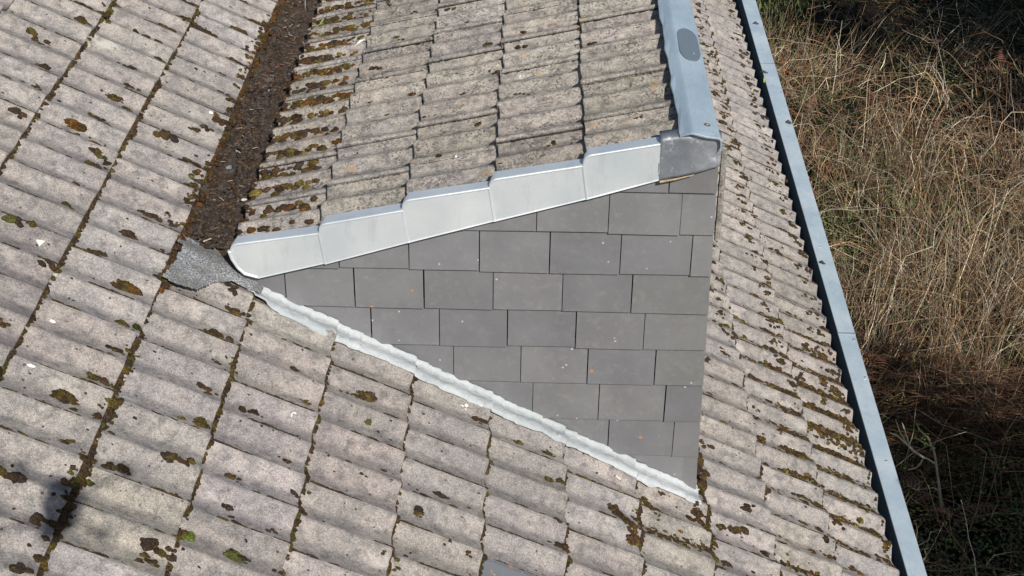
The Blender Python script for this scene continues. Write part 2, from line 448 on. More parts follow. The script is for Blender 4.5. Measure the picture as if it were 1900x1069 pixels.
for r in range(-1, 8):
    zt, zb = ZK[r - 1], ZK[r]
    xr0 = XR[r] if r >= 0 else .095
    xcol = .79
    for n in range(-6, 4):
        xa, xb = xr0 + n * .2415, xr0 + (n + 1) * .2415
        if n >= 2 or xb > xcol + .0: xb = min(xb, xcol)
        if xb > .70: xb = xcol
        if xb - xa < .052: continue
        j = rr.normal(0, .0011, 6); j[0] *= .6; j[2] *= .5; j[4] *= .3; j[1] = rr.normal(0, .0020); j[3] = j[1] + rr.normal(0, .0012)
        g2 = .0034
        poly = [(xa + g2 + j[0], zb + j[1]), (xb - .0002 + j[2], zb + j[3]), (xb - .0002 + j[2] + j[4], zt + .030), (xa + g2 + j[0] + j[4], zt + .030)]
        for h in (half((-.93, zr(-.93) - .010), (XF, zr(XF) - .010)), half(top_line[1], top_line[0]), half((.777, -.45), (.7345, .98))):
            poly = clip(poly, *h)
            if len(poly) < 3: break
        if len(poly) < 3: continue
        ar = abs(sum(poly[i][0] * poly[(i + 1) % len(poly)][1] - poly[(i + 1) % len(poly)][0] * poly[i][1] for i in range(len(poly)))) / 2
        if ar < 2e-4: continue
        # lean: bottom edge stands 11 mm off, top tucked under the row above
        def yy(z, ex=0): return YC - .0150 * (1 - (z - zb) / (zt + .03 - zb)) + rr_l + ex
        rr_l = rr.normal(0, .0009)
        V3 = [(x, yy(z), z) for x, z in poly] + [(x, yy(z) + .0048, z) for x, z in poly]
        k = len(poly)
        Fc = [tuple(range(k)), tuple(range(2 * k - 1, k - 1, -1))] + [((i + 1) % k, i, i + k, (i + 1) % k + k) for i in range(k)]
        t = rr.normal(1, .055); slates.add(V3, Fc, (t * rr.normal(1, .006), t, t * rr.normal(1.0, .014)))
part(slates, 'slate_cladding', M_SLATE, parent=dormer, label='coursed grey fibre-cement slates with a few orange lichen dots')

# ---- verge tiles (five folded metal pieces)
def seg_arc(c, r, a0, a1, n=6): return [(c[0] + r * math.cos(R(a0 + (a1 - a0) * i / n)), c[1] + r * math.sin(R(a0 + (a1 - a0) * i / n))) for i in range(n + 1)]
def fold_piece(outline, y_front, back_top, th=.0028):
    """outline: list of (x,z) going bottom-left -> up -> top edge -> right-bottom, back_top: indices along the top that also turn back"""
VT = [  # top-left, top-right, bottom-right, bottom-left (x,z) on the front face
    ((-.900, .622), (-.590, .676), (-.568, .563), (-.835, .487)),
    ((-.592, .7095), (-.300, .7735), (-.283, .654), (-.577, .558)),
    ((-.307, .808), (-.009, .8665), (.010, .745), (-.290, .6505)),
    ((-.017, .894), (.297, .956), (.318, .838), (.001, .741)),
    ((.289, .990), (.541, .044 + .998), (.545, .913), (.308, .8345))]
YF = .205
for i, (tl, tr, br, bl) in enumerate(VT):
    tl, tr, br, bl = map(np.array, (tl, tr, br, bl))
    e = (tr - tl) / np.linalg.norm(tr - tl); up = np.array([-e[1], e[0]])
    rc = .028; tr = tr - e * .0036; br = br - e * .0036
    # left outline, from bottom-left corner up to start of the top edge
    if i == 0:
        left = [tuple(bl + (bl - br) / np.linalg.norm(bl - br) * -.02), (-.858, .505), (-.880, .530), (-.897, .565), (-.905, .597)]
    else:
        left = [tuple(bl), tuple(bl + (tl - bl) * .5 - e * .001), tuple(bl + (tl - bl) * .80 - e * .002)]
    arc = []
    c0 = tl + e * rc - up * rc
    for q in range(0, 7):
        th = math.pi - q / 6 * math.pi / 2
        arc.append(tuple(c0 + rc * (math.cos(th) * e + math.sin(th) * up)))
    line = left + arc + [tuple(tr)]
    yf = YF - .0012 * (i % 2) + rr.normal(0, .0006) - .002
    # cross-section sweep along 'line': front face point, rounded lip, then flange turned back over the tiles
    cen = (tl + tr + br + bl) / 4
    prof = [(0.0, 0.0), (.0016, -.0012), (.0040, -.0008), (.0062, .0012), (.010, .0035), (.0425, .0035)]   # inset outward lift, y offset
    V3 = []; nL = len(line); ln = np.array(line)
    nrm = []
    for q in range(nL):
        d = ln[min(q + 1, nL - 1)] - ln[max(q - 1, 0)]; d /= np.linalg.norm(d); nrm.append((-d[1], d[0]))
    nrm = np.array(nrm)
    rings = [(-.007, -.0000), (-.0035, -.0030), (.0000, -.0038), (.0030, -.0020), (.0040, .002), (.0038, .008), (.0025, .050 if i != 2 else .047)]
    for (o_, dy) in rings:
        for q in range(nL):
            p = ln[q] + nrm[q] * o_
            wv = 0
            if dy > .03:
                topness = 1 if q >= len(left) + 3 else 0
                if not topness: dy2 = .012
                else: dy2 = dy + .003 * math.sin(q * 2.1 + i)
                if q < len(left) + 5 and topness: dy2 = .03
            else: dy2 = min(dy, .012)
            V3.append((p[0], yf + dy2, p[1]))
    Fc = []
    for l in range(len(rings) - 1):
        for q in range(nL - 1):
            a = l * nL + q; Fc.append((a, a + 1, a + nL + 1, a + nL))
    # front panel: fan from ring 0 to the bottom edge
    base = len(V3)
    botp = [tuple(bl + (br - bl) * s_) for s_ in (np.linspace(.08 if i == 0 else 0.0, 1, 9))]
    V3 += [(x, yf + .0002, z) for x, z in botp]
    Fc.append(tuple(list(range(nL)) + [base + k for k in range(len(botp) - 1, -1, -1)][0:]))
    # bottom lip rolled slightly
    b2 = len(V3); V3 += [(x, yf - .0022, z - .0025) for x, z in botp]; b3 = len(V3); V3 += [(x, yf + .004, z - .006) for x, z in botp]
    for q in range(len(botp) - 1):
        Fc.append((base + q, base + q + 1, b2 + q + 1, b2 + q)); Fc.append((b2 + q, b2 + q + 1, b3 + q + 1, b3 + q))
    mb = MB(); mb.add(V3, Fc)
    labs = ['lowest metal verge piece with a rounded nose, beside the valley', 'second metal verge piece up from the valley, scratched at its upper corner',
            'middle metal verge piece with a scuffed upper corner', 'fourth metal verge piece up, with a small fixing dimple near its lower left', 'topmost metal verge piece, next to the lead sheet']
    vo = part(mb, 'verge_piece', M_ALU, parent=dormer, label=labs[i])
    so_ = vo.modifiers.new('solid', 'SOLIDIFY'); so_.thickness = .0018; so_.offset = -1
    fx = [(.50, .33), (None, None), (.17, .50), (.19, .45), (.20, .43)][i]
    if fx[0]:
        p = bl + (br - bl) * fx[0] + (tl - bl) * fx[1]; d = MB(); d.disc((p[0], yf - .0004, p[1]), (0, -1, 0), .0075, .0016, 12, t=(.8, .8, .8)); d.disc((p[0], yf - .0018, p[1]), (0, -1, 0), .003, .0012, 10, t=(.25, .25, .25))
        part(d, 'fixing_rivet', M_STEEL, parent=vo)

# ---- ridge cap: folded sheet along the top front edge of the dormer
zc = lambda x: zd(x) + .012
caps = MB()
Yn = np.linspace(.175, 4.6, 60)
def cap_section(y, ph):
    w1 = .003 * math.sin(y * 19 + 1) + .002 * math.sin(y * 43)
    rg_ = .003 * math.sin(y * 7.3)
    zf = 1.102 + rg_
    return [(.600 + w1, 1.0715), (.6005 + w1, 1.0755 - w1 * .6), (.614, 1.0805 + .5 * rg_), (.632, 1.0882 + rg_), (.640, 1.0902 + rg_), (.68, 1.0815 + rg_ + .0022 * math.sin(y * 11)),
            (.717, 1.0737 + rg_), (.7255, 1.0718 + rg_), (.7285, 1.067), (.7295, 1.05), (.730, 1.034)]
V3 = []; ns = 11
for k, y in enumerate(Yn):
    for q_, (x, z) in enumerate(cap_section(y, k)):
        if k == 0: # end turned, ragged: left corner is tucked back, right corner pulled towards the viewer
            f = (x - .60) / .127; V3.append((x, .199 - .017 * min(f / .28, 1), z - .002 + (.004 * math.sin(min(f, 1) * 9) if q_ < 8 else 0)))
        elif k == 1: 
            f = (x - .60) / .127; V3.append((x, .220 - .014 * min(f / .28, 1), z))
        else: V3.append((x, y + .03, z))
Fc = [(k * ns + q, (k + 1) * ns + q, (k + 1) * ns + q + 1, k * ns + q + 1) for k in range(len(Yn) - 1) for q in range(ns - 1)]
# turned-down end strip
bb = len(V3)
for q in range(ns):
    x, y, z = V3[q]; V3.append((x, y + .003, z - (.006 if q < 8 else .004)))
Fc += [(q, q + 1, bb + q + 1, bb + q) for q in range(ns - 1)]
caps.add(V3, Fc); cap = part(caps, 'ridge_cap', M_CAP, parent=dormer, smooth=False, label='folded pale blue-grey metal capping along the top edge of the dormer')
m_ = cap.modifiers.new('bevel', 'BEVEL'); m_.width = .003; m_.segments = 2; m_.limit_method = 'ANGLE'; m_.angle_limit = R(12)
m_ = cap.modifiers.new('solid', 'SOLIDIFY'); m_.thickness = .0012
cn = np.array([.187, 0, .982])
def cap_at(x, y): return (x, y, 1.0902 - (x - .640) * .212 + .003 * math.sin((y - .03) * 7.3))
# grey plate glued over a hole (stadium shape)
pm = MB(); ring = []
pc = np.array(cap_at(.682, .905)); ax = np.array([.982, 0, -.187])
for q in range(28):
    th = 2 * math.pi * q / 28; cx, cy = .039 * math.cos(th), .085 * math.sin(th) + (.058 if math.sin(th) > 1e-6 else -.058)
    ring.append(pc + ax * cx + np.array([0, cy, 0]) + cn * .0045)
pm.prism(ring, -cn * .006); pl = part(pm, 'cover_plate', M_PATCH, parent=cap, label='rounded dark grey plate set on the capping')
def screw(p, nrm, parent, rw=.011, rh=.0048, wmat=M_RUBBER):
    mb = MB(); mb.disc(p, nrm, rw, .002, 16); o = part(mb, 'screw_washer', wmat, parent=parent)
    mb = MB(); mb.disc(np.asarray(p) + np.asarray(nrm) * .002, nrm, rh, .003, 6); part(mb, 'screw_head', M_STEEL, parent=parent)
screw(np.array(cap_at(.694, .83)) + cn * .0048, cn, cap, .004, .003, M_STAIN)
screw(np.array(cap_at(.690, .262)) + cn * .001, cn, cap)

# ---- lead sheet under the end of the capping, wrapped round the corner
lp = [(.536, 1.062), (.60, 1.069), (.655, 1.085), (.735, 1.108), (.738, 1.04), (.7365, .964), (.700, .949), (.668, .941), (.61, .924), (.543, .905)]
lg = MB(); nx, nz = 22, 14; V3 = []
for a in range(nz):
    for b in range(nx):
        fx, fz = b / (nx - 1), a / (nz - 1)
        x = .5365 + .2005 * fx
        zb_ = np.interp(x, [.536, .61, .668, .70, .738], [.905, .924, .941, .953, .966]); zt_ = np.interp(x, [.536, .60, .655, .738], [1.058, 1.066, 1.076, 1.060])
        z = zb_ + (zt_ - zb_) * fz; y = .2020 + .0020 * float(vnoise(np.array([x, 0., z]), 22, 4)) + .002 * float(vnoise(np.array([x, 3., z]), 55, 6)) 
        V3.append((x, y, z))
Fc = [(a * nx + b, a * nx + b + 1, (a + 1) * nx + b + 1, (a + 1) * nx + b) for a in range(nz - 1) for b in range(nx - 1)]
tp = len(V3)                                                       # top return lying on the tiles
for b in range(nx):
    x, y, z = V3[(nz - 1) * nx + b]; V3.append((x, y + .012, z + .004)); 
for b in range(nx):
    x, y, z = V3[(nz - 1) * nx + b]; V3.append((x, y + .055, min(z + .004, 1.07) if x > .62 else z + .004))
for r_ in range(2):
    st = [(nz - 1) * nx, tp, tp + nx]
    Fc += [(st[r_] + b, st[r_] + b + 1, st[r_ + 1] + b + 1, st[r_ + 1] + b) for b in range(nx - 1)]
lg.add(V3, Fc); lead = part(lg, 'lead_flashing', M_LEAD, True, parent=dormer, label='dark scuffed lead sheet closing the verge below the capping')
m_ = lead.modifiers.new('solid', 'SOLIDIFY'); m_.thickness = .002
gl = MB(); gl.tube([(.545, .199, .9045), (.60, .197, .918), (.655, .198, .9345)], [.0045, .0032, .0012], 6); part(gl, 'sealant_bead', M_STAIN, parent=lead)

# ---- apron flashing along the foot of the cheek, dressed over the tiles
fl = MB(); ns_ = 300; rg = np.random.default_rng(3); V3 = []
ss = np.linspace(-.965, .905, ns_)
off = [0, .010, .032, .056, .080, .106]
for k, s in enumerate(ss):
    wob = .013 * float(vnoise(np.array([s, 1., 1.]), 7, 2)) + .008 * float(vnoise(np.array([s, 1., 1.]), 22, 7))
    endw = np.clip((s + .965) / .10, .15, 1)
    for q, o_ in enumerate(off):
        y = .232 - o_ * (1.0 if q < 3 else 1 + wob * 9) * (.55 + .45 * endw)
        l = -y; n0 = np.mean([float(MAIN.n_at(s + e_, l)) for e_ in (-.10, -.05, 0, .05, .10)]) + .006
        fq = q / (len(off) - 1)
        sm = float(np.interp(s, ss, ss))
        n0 = max(n0, float(MAIN.n_at(s, l)) + .0005)
        n0 += .006 * (1 - fq) + .0035 + .0040 * float(vnoise(np.array([s, y, 0.]), 15, 9)) + .0025 * float(vnoise(np.array([s, y, 0.]), 70, 19)) * (1 if q < 5 else .2)
        if q == 0: n0 += .016; y = .2235
        if q == 1: n0 += .007; y = .2215
        V3.append(MAIN.P(s, -y, n0))
V3 = np.array(V3); nq = len(off)
Fc = [(k * nq + q, k * nq + q + 1, (k + 1) * nq + q + 1, (k + 1) * nq + q) for k in range(ns_ - 1) for q in range(nq - 1)]
fl.add(V3, Fc); apron = part(fl, 'apron_flashing', M_ZINC, True, parent=dormer, label='crumpled whitish metal apron between slates and roof tiles')
m_ = apron.modifiers.new('solid', 'SOLIDIFY'); m_.thickness = .0016; m_.offset = 1
# mortar fillet running up the corner of the cheek
mf = MB()
pts = [(.752 + (1.04 - z) * .02, YC + .012, z) for z in np.linspace(.66, 1.00, 14)]; mf.tube(pts, .010 + .003 * rg.random(14), 7); part(mf, 'mortar_fillet', M_TILE2, parent=dormer)

# ---- valley between main roof and dormer
vm = MB(); ys = np.arange(.25, 4.6, .0125); xs = np.linspace(-1.155, -.865, 30); 
X_, Y_ = np.meshgrid(xs, ys); P0 = np.stack([X_, Y_, X_ * 0], -1)
base = .548 + .03 * np.clip((-1.02 - X_) / .09, 0, 1) ** 1.5 + .012 * np.clip((X_ + .96) / .06, 0, 1)
Z_ = base + .008 * vnoise(P0, 18, 1) + .005 * vnoise(P0, 55, 2) + .0035 * vnoise(P0, 140, 3)
fade = np.clip((Y_ - .30 - .10 * np.clip((-.98 - X_) / .1, -1, 1)) / .07, 0, 1); bare = np.clip(vnoise(P0, 7, 91) * 1.6 + .9 * vnoise(P0, 30, 92) - .45 - 6 * np.abs(X_ + 1.035) + .15, 0, 1); Z_ = Z_ - .026 * bare * (np.abs(X_ + 1.035) < .05)
Z_ = Z_ * fade + (Z_ - .055) * (1 - fade)
V3 = np.stack([X_, Y_, Z_], -1).reshape(-1, 3); nx = len(xs); idx = np.arange(len(V3)).reshape(len(ys), nx)
Fq = np.stack([idx[:-1, :-1], idx[:-1, 1:], idx[1:, 1:], idx[1:, :-1]], -1).reshape(-1, 4)
mesh('valley_debris', V3, Fq, M_DEB, True, tint=(1, 1, 1), label='dark brown rotting moss and leaf litter filling the roof valley', cat='moss', kind='stuff')
# valley lining: felt sheet
ft = MB(); 
fp = [(345, 452), (318, 500), (302, 520), (330, 534), (368, 545), (395, 530), (430, 528), (470, 545), (520, 560), (530, 520), (480, 490), (440, 440), (380, 430)]
gx = []; poly = [on_roof(*p, h=-.012)[:2] for p in fp]
def inside(x, y, P):
    c = False; j = len(P) - 1
    for i in range(len(P)):
        if (P[i][1] > y) != (P[j][1] > y) and x < (P[j][0] - P[i][0]) * (y - P[i][1]) / (P[j][1] - P[i][1]) + P[i][0]: c = not c
        j = i
    return c
fxs = np.linspace(-1.13, -.80, 67); fys = np.linspace(.02, 4.5, 900); nid = {}; V3 = []; Fc = []
def felt_z(x, y):
    rf = zr(x) - .004 / CA + .004 * float(vnoise(np.array([x, y, 0.]), 20, 3))
    return min(rf + .004, .531) if (y > .33 and x < -.90) else rf + .004 - .020 * max(0, min(1, (y - .24) / .1)) * (1 if x < -.93 else 0)
fys = np.concatenate([np.arange(.02, .42, .006), np.arange(.42, 4.5, .08)])
for a in range(len(fxs) - 1):
    for b in range(len(fys) - 1):
        cx, cy = (fxs[a] + fxs[a + 1]) / 2, (fys[b] + fys[b + 1]) / 2
        ok = inside(cx + .004 * float(vnoise(np.array([cx, cy, 0.]), 60, 2)), cy, poly) or (cy > .25 and cx > -1.09 and cx < -.86 )
        if not ok: continue
        q = []
        for (i, j) in ((a, b), (a + 1, b), (a + 1, b + 1), (a, b + 1)):
            if (i, j) not in nid:
                nid[(i, j)] = len(V3); V3.append((fxs[i], fys[j], felt_z(fxs[i], fys[j])))
            q.append(nid[(i, j)])
        Fc.append(tuple(q))
ft.add(V3, Fc); part(ft, 'valley_lining', M_FELT, True, parent=house, label='grey mineral felt sheet showing at the lower end of the valley')

# ---- gutter
GX0, GX1, GZ = 1.685, 1.763, -.952
def gxx(x, y): return x + .0045 * y + max(0, x - GX0) / .066 * .0035 * y if x > GX0 - .004 else x
gu = MB(); y0, y1 = -3.6, 9.5
secs = [(1.50, GZ - .015), (1.50, GZ - .135), (GX0 - .002, GZ - .135), (GX0 - .002, GZ - .003), (GX0, GZ), (GX1, GZ - .004), (GX1 + .002, GZ - .008), (GX1 + .002, GZ - .15), (1.48, GZ - .15), (1.48, GZ - .015)]
joints = [-3.6, 2.02, 5.30, 9.5]
def gut_part(idx, name, mat, parent, **k):
    mb = MB()
    for a in range(3):
        ya, yb = joints[a] + (.0025 if a else 0), joints[a + 1]
        dz = [.0, .0025, .0][a]
        for i in idx:
            (xa, za), (xb, zb) = secs[i], secs[i + 1]
            mb.add([(gxx(xa, ya), ya, za + dz), (gxx(xb, ya), ya, zb + dz), (gxx(xb, yb), yb, zb + dz), (gxx(xa, yb), yb, za + dz)], [(0, 1, 2, 3)])
    return part(mb, name, mat, parent=parent, **k)
gutter = gut_part([3, 4, 5, 6, 7, 8], 'gutter', M_GUT, house, label='pale blue-grey metal box gutter with a broad flat rim along the eave')
gut_part([0, 1, 2], 'trough', M_GUT_SHADED, gutter)
for y in (2.02, 5.30):
    mb = MB(); mb.box((gxx(GX0, y) - .003, y - .005, GZ - .012), (gxx(GX1, y) + .0035, y + .001, GZ + .0030)); part(mb, 'seam', M_PATCH, parent=gutter)
for (x_, y_) in ((1591, 630), (1645, 855), (1522, 458), (1458, 172), (1610, 700)):
    p = on_z(x_, y_, GZ + .001); p[0] = min(max(p[0], gxx(GX0, p[1]) + .014), gxx(GX1, p[1]) - .014)
    mb = MB(); mb.disc(p, (0, 0, 1), .0045, .0022, 10); part(mb, 'rivet', M_STEEL, parent=gutter)
# fascia, eave board and walls of the house
fb = MB(); fb.box((1.44, -3.6, -1.12), (1.475, 9.5, -.90)); part(fb, 'fascia_board', M_WOOD)
wl = MB()
wl.prism([(-3.0, -3.0, -3.3), (1.05, -3.0, -3.3), (1.05, -3.0, zr(1.05) - .10), (-3.0, -3.0, zr(-3.0) - .10)], (0, 12.2, 0)); part(wl, 'wall', M_WALL)
un = MB()
def uslab(x0, x1, ya, yb):
    un.prism([(x0, ya, zr(x0) - .062), (x1, ya, zr(x1) - .062), (x1, yb, zr(x1) - .062), (x0, yb, zr(x0) - .062)], (-SA * .02, 0, -CA * .02))
uslab(-3.3, 1.50, -3.5, 9.4); part(un, 'roof_underlay', M_BLACK)
XB = -11 * G * CA
bs = MB(); bs.prism([(XB, -3.3, zr(XB) - .03), (XB, 9.3, zr(XB) - .03), (XB - 4.0, 9.3, zr(XB) - 2.2), (XB - 4.0, -3.3, zr(XB) - 2.2)], (0, 0, -.06))
part(bs, 'far_roof_slope', M_TILE)
rc_ = MB(); rc_.tube([(XB - .02, y, zr(XB) + .005) for y in np.linspace(-3.3, 9.3, 2)], .11, 14); part(rc_, 'ridge_tile', M_TILE)

# ------------------------------------------------------------------ MOSS
def ico(sub):
    t = (1 + 5 ** .5) / 2
    V = [(-1, t, 0), (1, t, 0), (-1, -t, 0), (1, -t, 0), (0, -1, t), (0, 1, t), (0, -1, -t), (0, 1, -t), (t, 0, -1), (t, 0, 1), (-t, 0, -1), (-t, 0, 1)]
    F = [(0, 11, 5), (0, 5, 1), (0, 1, 7), (0, 7, 10), (0, 10, 11), (1, 5, 9), (5, 11, 4), (11, 10, 2), (10, 7, 6), (7, 1, 8), (3, 9, 4), (3, 4, 2), (3, 2, 6), (3, 6, 8), (3, 8, 9), (4, 9, 5), (2, 4, 11), (6, 2, 10), (8, 6, 7), (9, 8, 1)]
    V = [np.array(v) / np.linalg.norm(v) for v in V]
    for _ in range(sub):
        cache = {}; F2 = []
        def mid(a, b):
            k = (min(a, b), max(a, b))
            if k not in cache: m = V[a] + V[b]; V.append(m / np.linalg.norm(m)); cache[k] = len(V) - 1
            return cache[k]
        for a, b, c in F:
            x, y, z = mid(a, b), mid(b, c), mid(c, a); F2 += [(a, x, z), (b, y, x), (c, z, y), (x, y, z)]
        F = F2
    V = np.array(V); F = np.array(F)
    keep = [f for f in F if V[f][:, 2].max() > -.25]
    used = sorted({i for f in keep for i in f}); mp = {u: i for i, u in enumerate(used)}
    V = V[used].copy(); V[:, 2] = np.maximum(V[:, 2], -.22)
    return V, np.array([[mp[i] for i in f] for f in keep])
ICO = {1: ico(1), 2: ico(2), 3: ico(3), 4: ico(4)}
OLIVE = (.120, .088, .026); GREEN = (.11, .115, .03); BROWN = (.090, .057, .032); DBROWN = (.066, .048, .036); RUST = (.16, .075, .022); YEL = (.21, .165, .04); BLK = (.045, .037, .028); LIME = (.15, .20, .04)
class Blobs:
    def __init__(s): s.V = []; s.F = []; s.T = []; s.n = 0
    def add(s, c, ax, r, col, sub=2, rough=.35):
        """c centre on the surface, ax = rows (along, side, normal), r = three radii"""
        V, F = ICO[sub]
        seed = int(rng.integers(1, 9999))
        d = 1 + rough * vnoise(V, 1.6, seed) + rough * .5 * vnoise(V, 4.1, seed + 1) + (rough * .3 * vnoise(V, 10, seed + 2) if sub > 2 else 0)
        P = V * d[:, None] * np.asarray(r)
        P = P @ np.asarray(ax) + np.asarray(c)
        col = np.asarray(col) * rng.normal(1, .16)
        T_ = col * (1 + .25 * vnoise(V, 2.5, seed + 4)[:, None])
        s.V.append(P); s.F.append(F + s.n); s.T.append(np.clip(T_, .004, 1)); s.n += len(V)
    def build(s, name, mat, **k):
        return mesh(name, np.vstack(s.V), np.vstack(s.F), mat, True, tint=np.vstack(s.T), **k)
def frame(f, ang=0):
    c, s = math.cos(ang), math.sin(ang)
    return np.array([f.dS * c + f.dL * s, -f.dS * s + f.dL * c, f.dN])
def pick(cols, wts): return cols[rng.choice(len(cols), p=np.array(wts) / sum(wts))]
def cluster(B, f, s, l, size, n, cols, wts, flat=.6, up=0, sub=2, elong=1.6, spread=1.0):
    for _ in range(n):
        ds, dl = rng.normal(0, size * .55 * elong * spread), rng.normal(0, size * .45 * spread)
        r = size * rng.uniform(.3, .75)
        ss_, ll = s + ds, l + dl
        B.add(f.at(ss_, ll, up), frame(f, rng.normal(0, .5)), (r * rng.uniform(.9, elong), r, r * max(flat, .6) * rng.uniform(.8, 1.4)), pick(cols, wts), sub)
def in_view(P, m=60):
    m += 320; d = (np.asarray(P) - CAM) @ RM.T
    if d[2] < .1: return False
    x, y = d[0] / d[2] * FPX + 950, d[1] / d[2] * FPX + 534.5
    return -m < x < 1900 + m and -m < y < 1069 + m
def covered(P):      # under the dormer
    return -1.06 < P[0] < .77 and P[1] > .225

def field_px(f, x, y, it=4):
    """a point of the tile surface seen at that place, found by walking the view ray"""
    d = px(x, y); n = f.dN; t = ((0 - .02) - n @ (CAM - f.O)) / (n @ d)
    for _ in range(8):
        P = CAM + d * t; s, l = f.inv(P); t = (float(f.n_at(s, l)) - n @ (CAM - f.O)) / (n @ d)
    P = CAM + d * t; return f.inv(P)
moss = Blobs(); lich = Blobs(); dmoss_gap_shade = Blobs()
g = G
# joints across the slope (butt lines)
for c in range(-6, 7):
    s0 = c * g
    x = s0 * CA
    dens = 1.0 if x < -.9 else (.85 if x < .6 else .85)
    l = -7.5
    while l < 3.0:
        l += rng.uniform(.005, .010)
        P = MAIN.P(s0, l, 0)
        if not in_view(P, 20) or covered(P): continue
        if c == 6: continue
        patch = float(vnoise(np.array([s0 * 3, l, 1.]), 5.5, 21)) + .45 * float(vnoise(np.array([s0 * 3, l, 1.]), 17, 22))
        if rng.random() > dens * (1.0 + .8 * patch): continue
        big = max(0, patch)
        r = rng.uniform(.0035, .0075) * (1 + .8 * big) * (1.4 if x < -.9 else 1.3)
        cols, wt = ([BROWN, DBROWN, OLIVE, GREEN], [4, 2.5, 3.0, 1.2 if l > .2 else .5])
        nd = float(MAIN.n_at(s0 + .004, l)) + .001
        B = moss
        B.add(MAIN.P(s0 + rng.uniform(-.001, .008), l, nd + rng.uniform(0, .004)), frame(MAIN, rng.uniform(0, 3)), (r, r * rng.uniform(1, 1.8), r * .8), pick(cols, wt), 1 if r < .006 else 2)
        if patch > .45 and rng.random() < .17:
            cluster(moss, MAIN, s0 + .014, l, rng.uniform(.009, .018), 4, cols, wt, .45)
        if patch > .4 and rng.random() < .09:
            cluster(moss, MAIN, s0 - .016, l, rng.uniform(.008, .016), 3, cols, wt, .4)
# side joints and pans
for c in range(-8, 6):
    for r in range(-27, 10):
        for h_ in (0, 1):
            lj = r * LAT + h_ * .15
            P = MAIN.at((c + .5) * g, lj)
            if not in_view(P, 80) or covered(P): continue
            up_ = float(vnoise(np.array([c * 1., r * 1. + h_ * .5, 2.]), .6, 31))
            right = P[0] > .9
            far = P[1] > 1.2
            n_ = int(rng.poisson((6 if h_ == 0 else 2.2) * (1.6 if right else 1)))
            a0 = rng.uniform(.05, .8)
            for q in range(n_ + (3 if h_ == 0 else 0)):
                fr = np.clip(a0 + rng.normal(0, .16), .03, .99); rr_ = rng.uniform(.003, .0065)
                # the groove is just on the far side of the roll, i.e. slightly negative l
                moss.add(MAIN.at((c + fr) * g, lj - .004 - rng.uniform(0, .007), .0005), frame(MAIN, rng.normal(0, .12)), (rr_ * rng.uniform(1.8, 4.2), rr_ * .85, rr_ * .8), pick([BROWN, DBROWN, OLIVE], [4, 4, 3]), 1)
            for q in range(int(rng.poisson(1.5 if h_ == 0 else .55))):
                f0 = rng.uniform(0, .9); f1 = min(.99, f0 + rng.uniform(.1, .5)); fr = f0
                while fr < f1:
                    fr += rng.uniform(.010, .022); rr_ = rng.uniform(.0018, .0036)
                    moss.add(MAIN.at((c + fr) * g, lj - .003 - rng.uniform(0, .003), .0008), frame(MAIN, rng.normal(0, .1)), (rr_ * 1.9, rr_, rr_), pick([BROWN, DBROWN, OLIVE, BLK], [3, 4, 2, 3]), 1)
            if P[0] > .7 and far:
                for q in range(2):
                    cluster(moss, MAIN, (c + rng.uniform(.66, .96)) * g, lj + rng.uniform(.008, .040), rng.uniform(.010, .018), 5, [BROWN, DBROWN, OLIVE], [4, 5, 2.0], .5, 0, 1, 1.7)
            # larger cushions: in the pan and near the lower end
            pr = .36 if not right else .85
            if P[0] < -.9: pr = 1.0
            if right and far: pr = 1.0
            if rng.random() < pr:
                fr = rng.choice([rng.uniform(.08, .9), rng.uniform(.72, .97)], p=[.5, .5] if not (right and far) else [.2, .8]); 
                lp_ = lj - rng.uniform(.030, .065) if (far or rng.random() < .7) else lj + rng.uniform(0, .05)
                sz = rng.uniform(.009, .019) * (1.15 if right else 1) * (1.3 if P[0] < -.9 else 1)
                cluster(moss, MAIN, (c + fr) * g, lp_, sz, int(rng.integers(3, 7)) + (3 if P[0] < -.9 and rng.random() < .5 else 0), [BROWN, DBROWN, OLIVE, GREEN], [4, 4, 3, .5], .42, 0, 2, 1.9)
            # black-brown crust lichens
            for q in range(int(rng.poisson(4.2 if not right else 6.0))):
                s_, l_ = (c + rng.uniform(.02, .98)) * g, lj + rng.uniform(-.075, .075); r_ = rng.uniform(.002, .0055) * (1.6 if rng.random() < .15 else 1)
                lich.add(MAIN.at(s_, l_, 0), frame(MAIN, rng.uniform(0, 3)), (r_ * rng.uniform(1, 1.5), r_, r_ * .28), BLK, 1, .3)
# heavy moss on the last two courses opposite the cheek
for r in range(-9, 2):
    for h_ in (0, 1):
        lj = r * LAT + h_ * .15
        Yj = -lj
        wgt = math.exp(-((Yj - 1.0) / .60) ** 2)
        for (c, f0, f1, k) in ((5, .03, .99, 75), (4, .55, .99, 34), (4, .1, .55, 8)):
            for q in range(int(k * wgt)):
                fr = rng.uniform(f0, f1); cluster(moss, MAIN, (c + fr) * g, lj - .022 - rng.uniform(0, .055), rng.uniform(.008, .017), 3, [OLIVE, BROWN, DBROWN, RUST, YEL], [4, 3, 3, 2, 1.2], .5, 0, 2, 1.9)
        # eave ends: moss hanging at the tips
        P = MAIN.at(5.97 * g, lj)
        for q in range(int(rng.integers(1, 5) + 4 * wgt)):
            l_ = lj + rng.uniform(-.07, .07); r_ = rng.uniform(.005, .011)
            moss.add(MAIN.at(5.985 * g, l_, -.006), frame(MAIN), (r_, r_ * 1.3, r_ * 1.1), pick([BROWN, RUST, OLIVE, DBROWN], [3, 2, 1, 3]), 2)
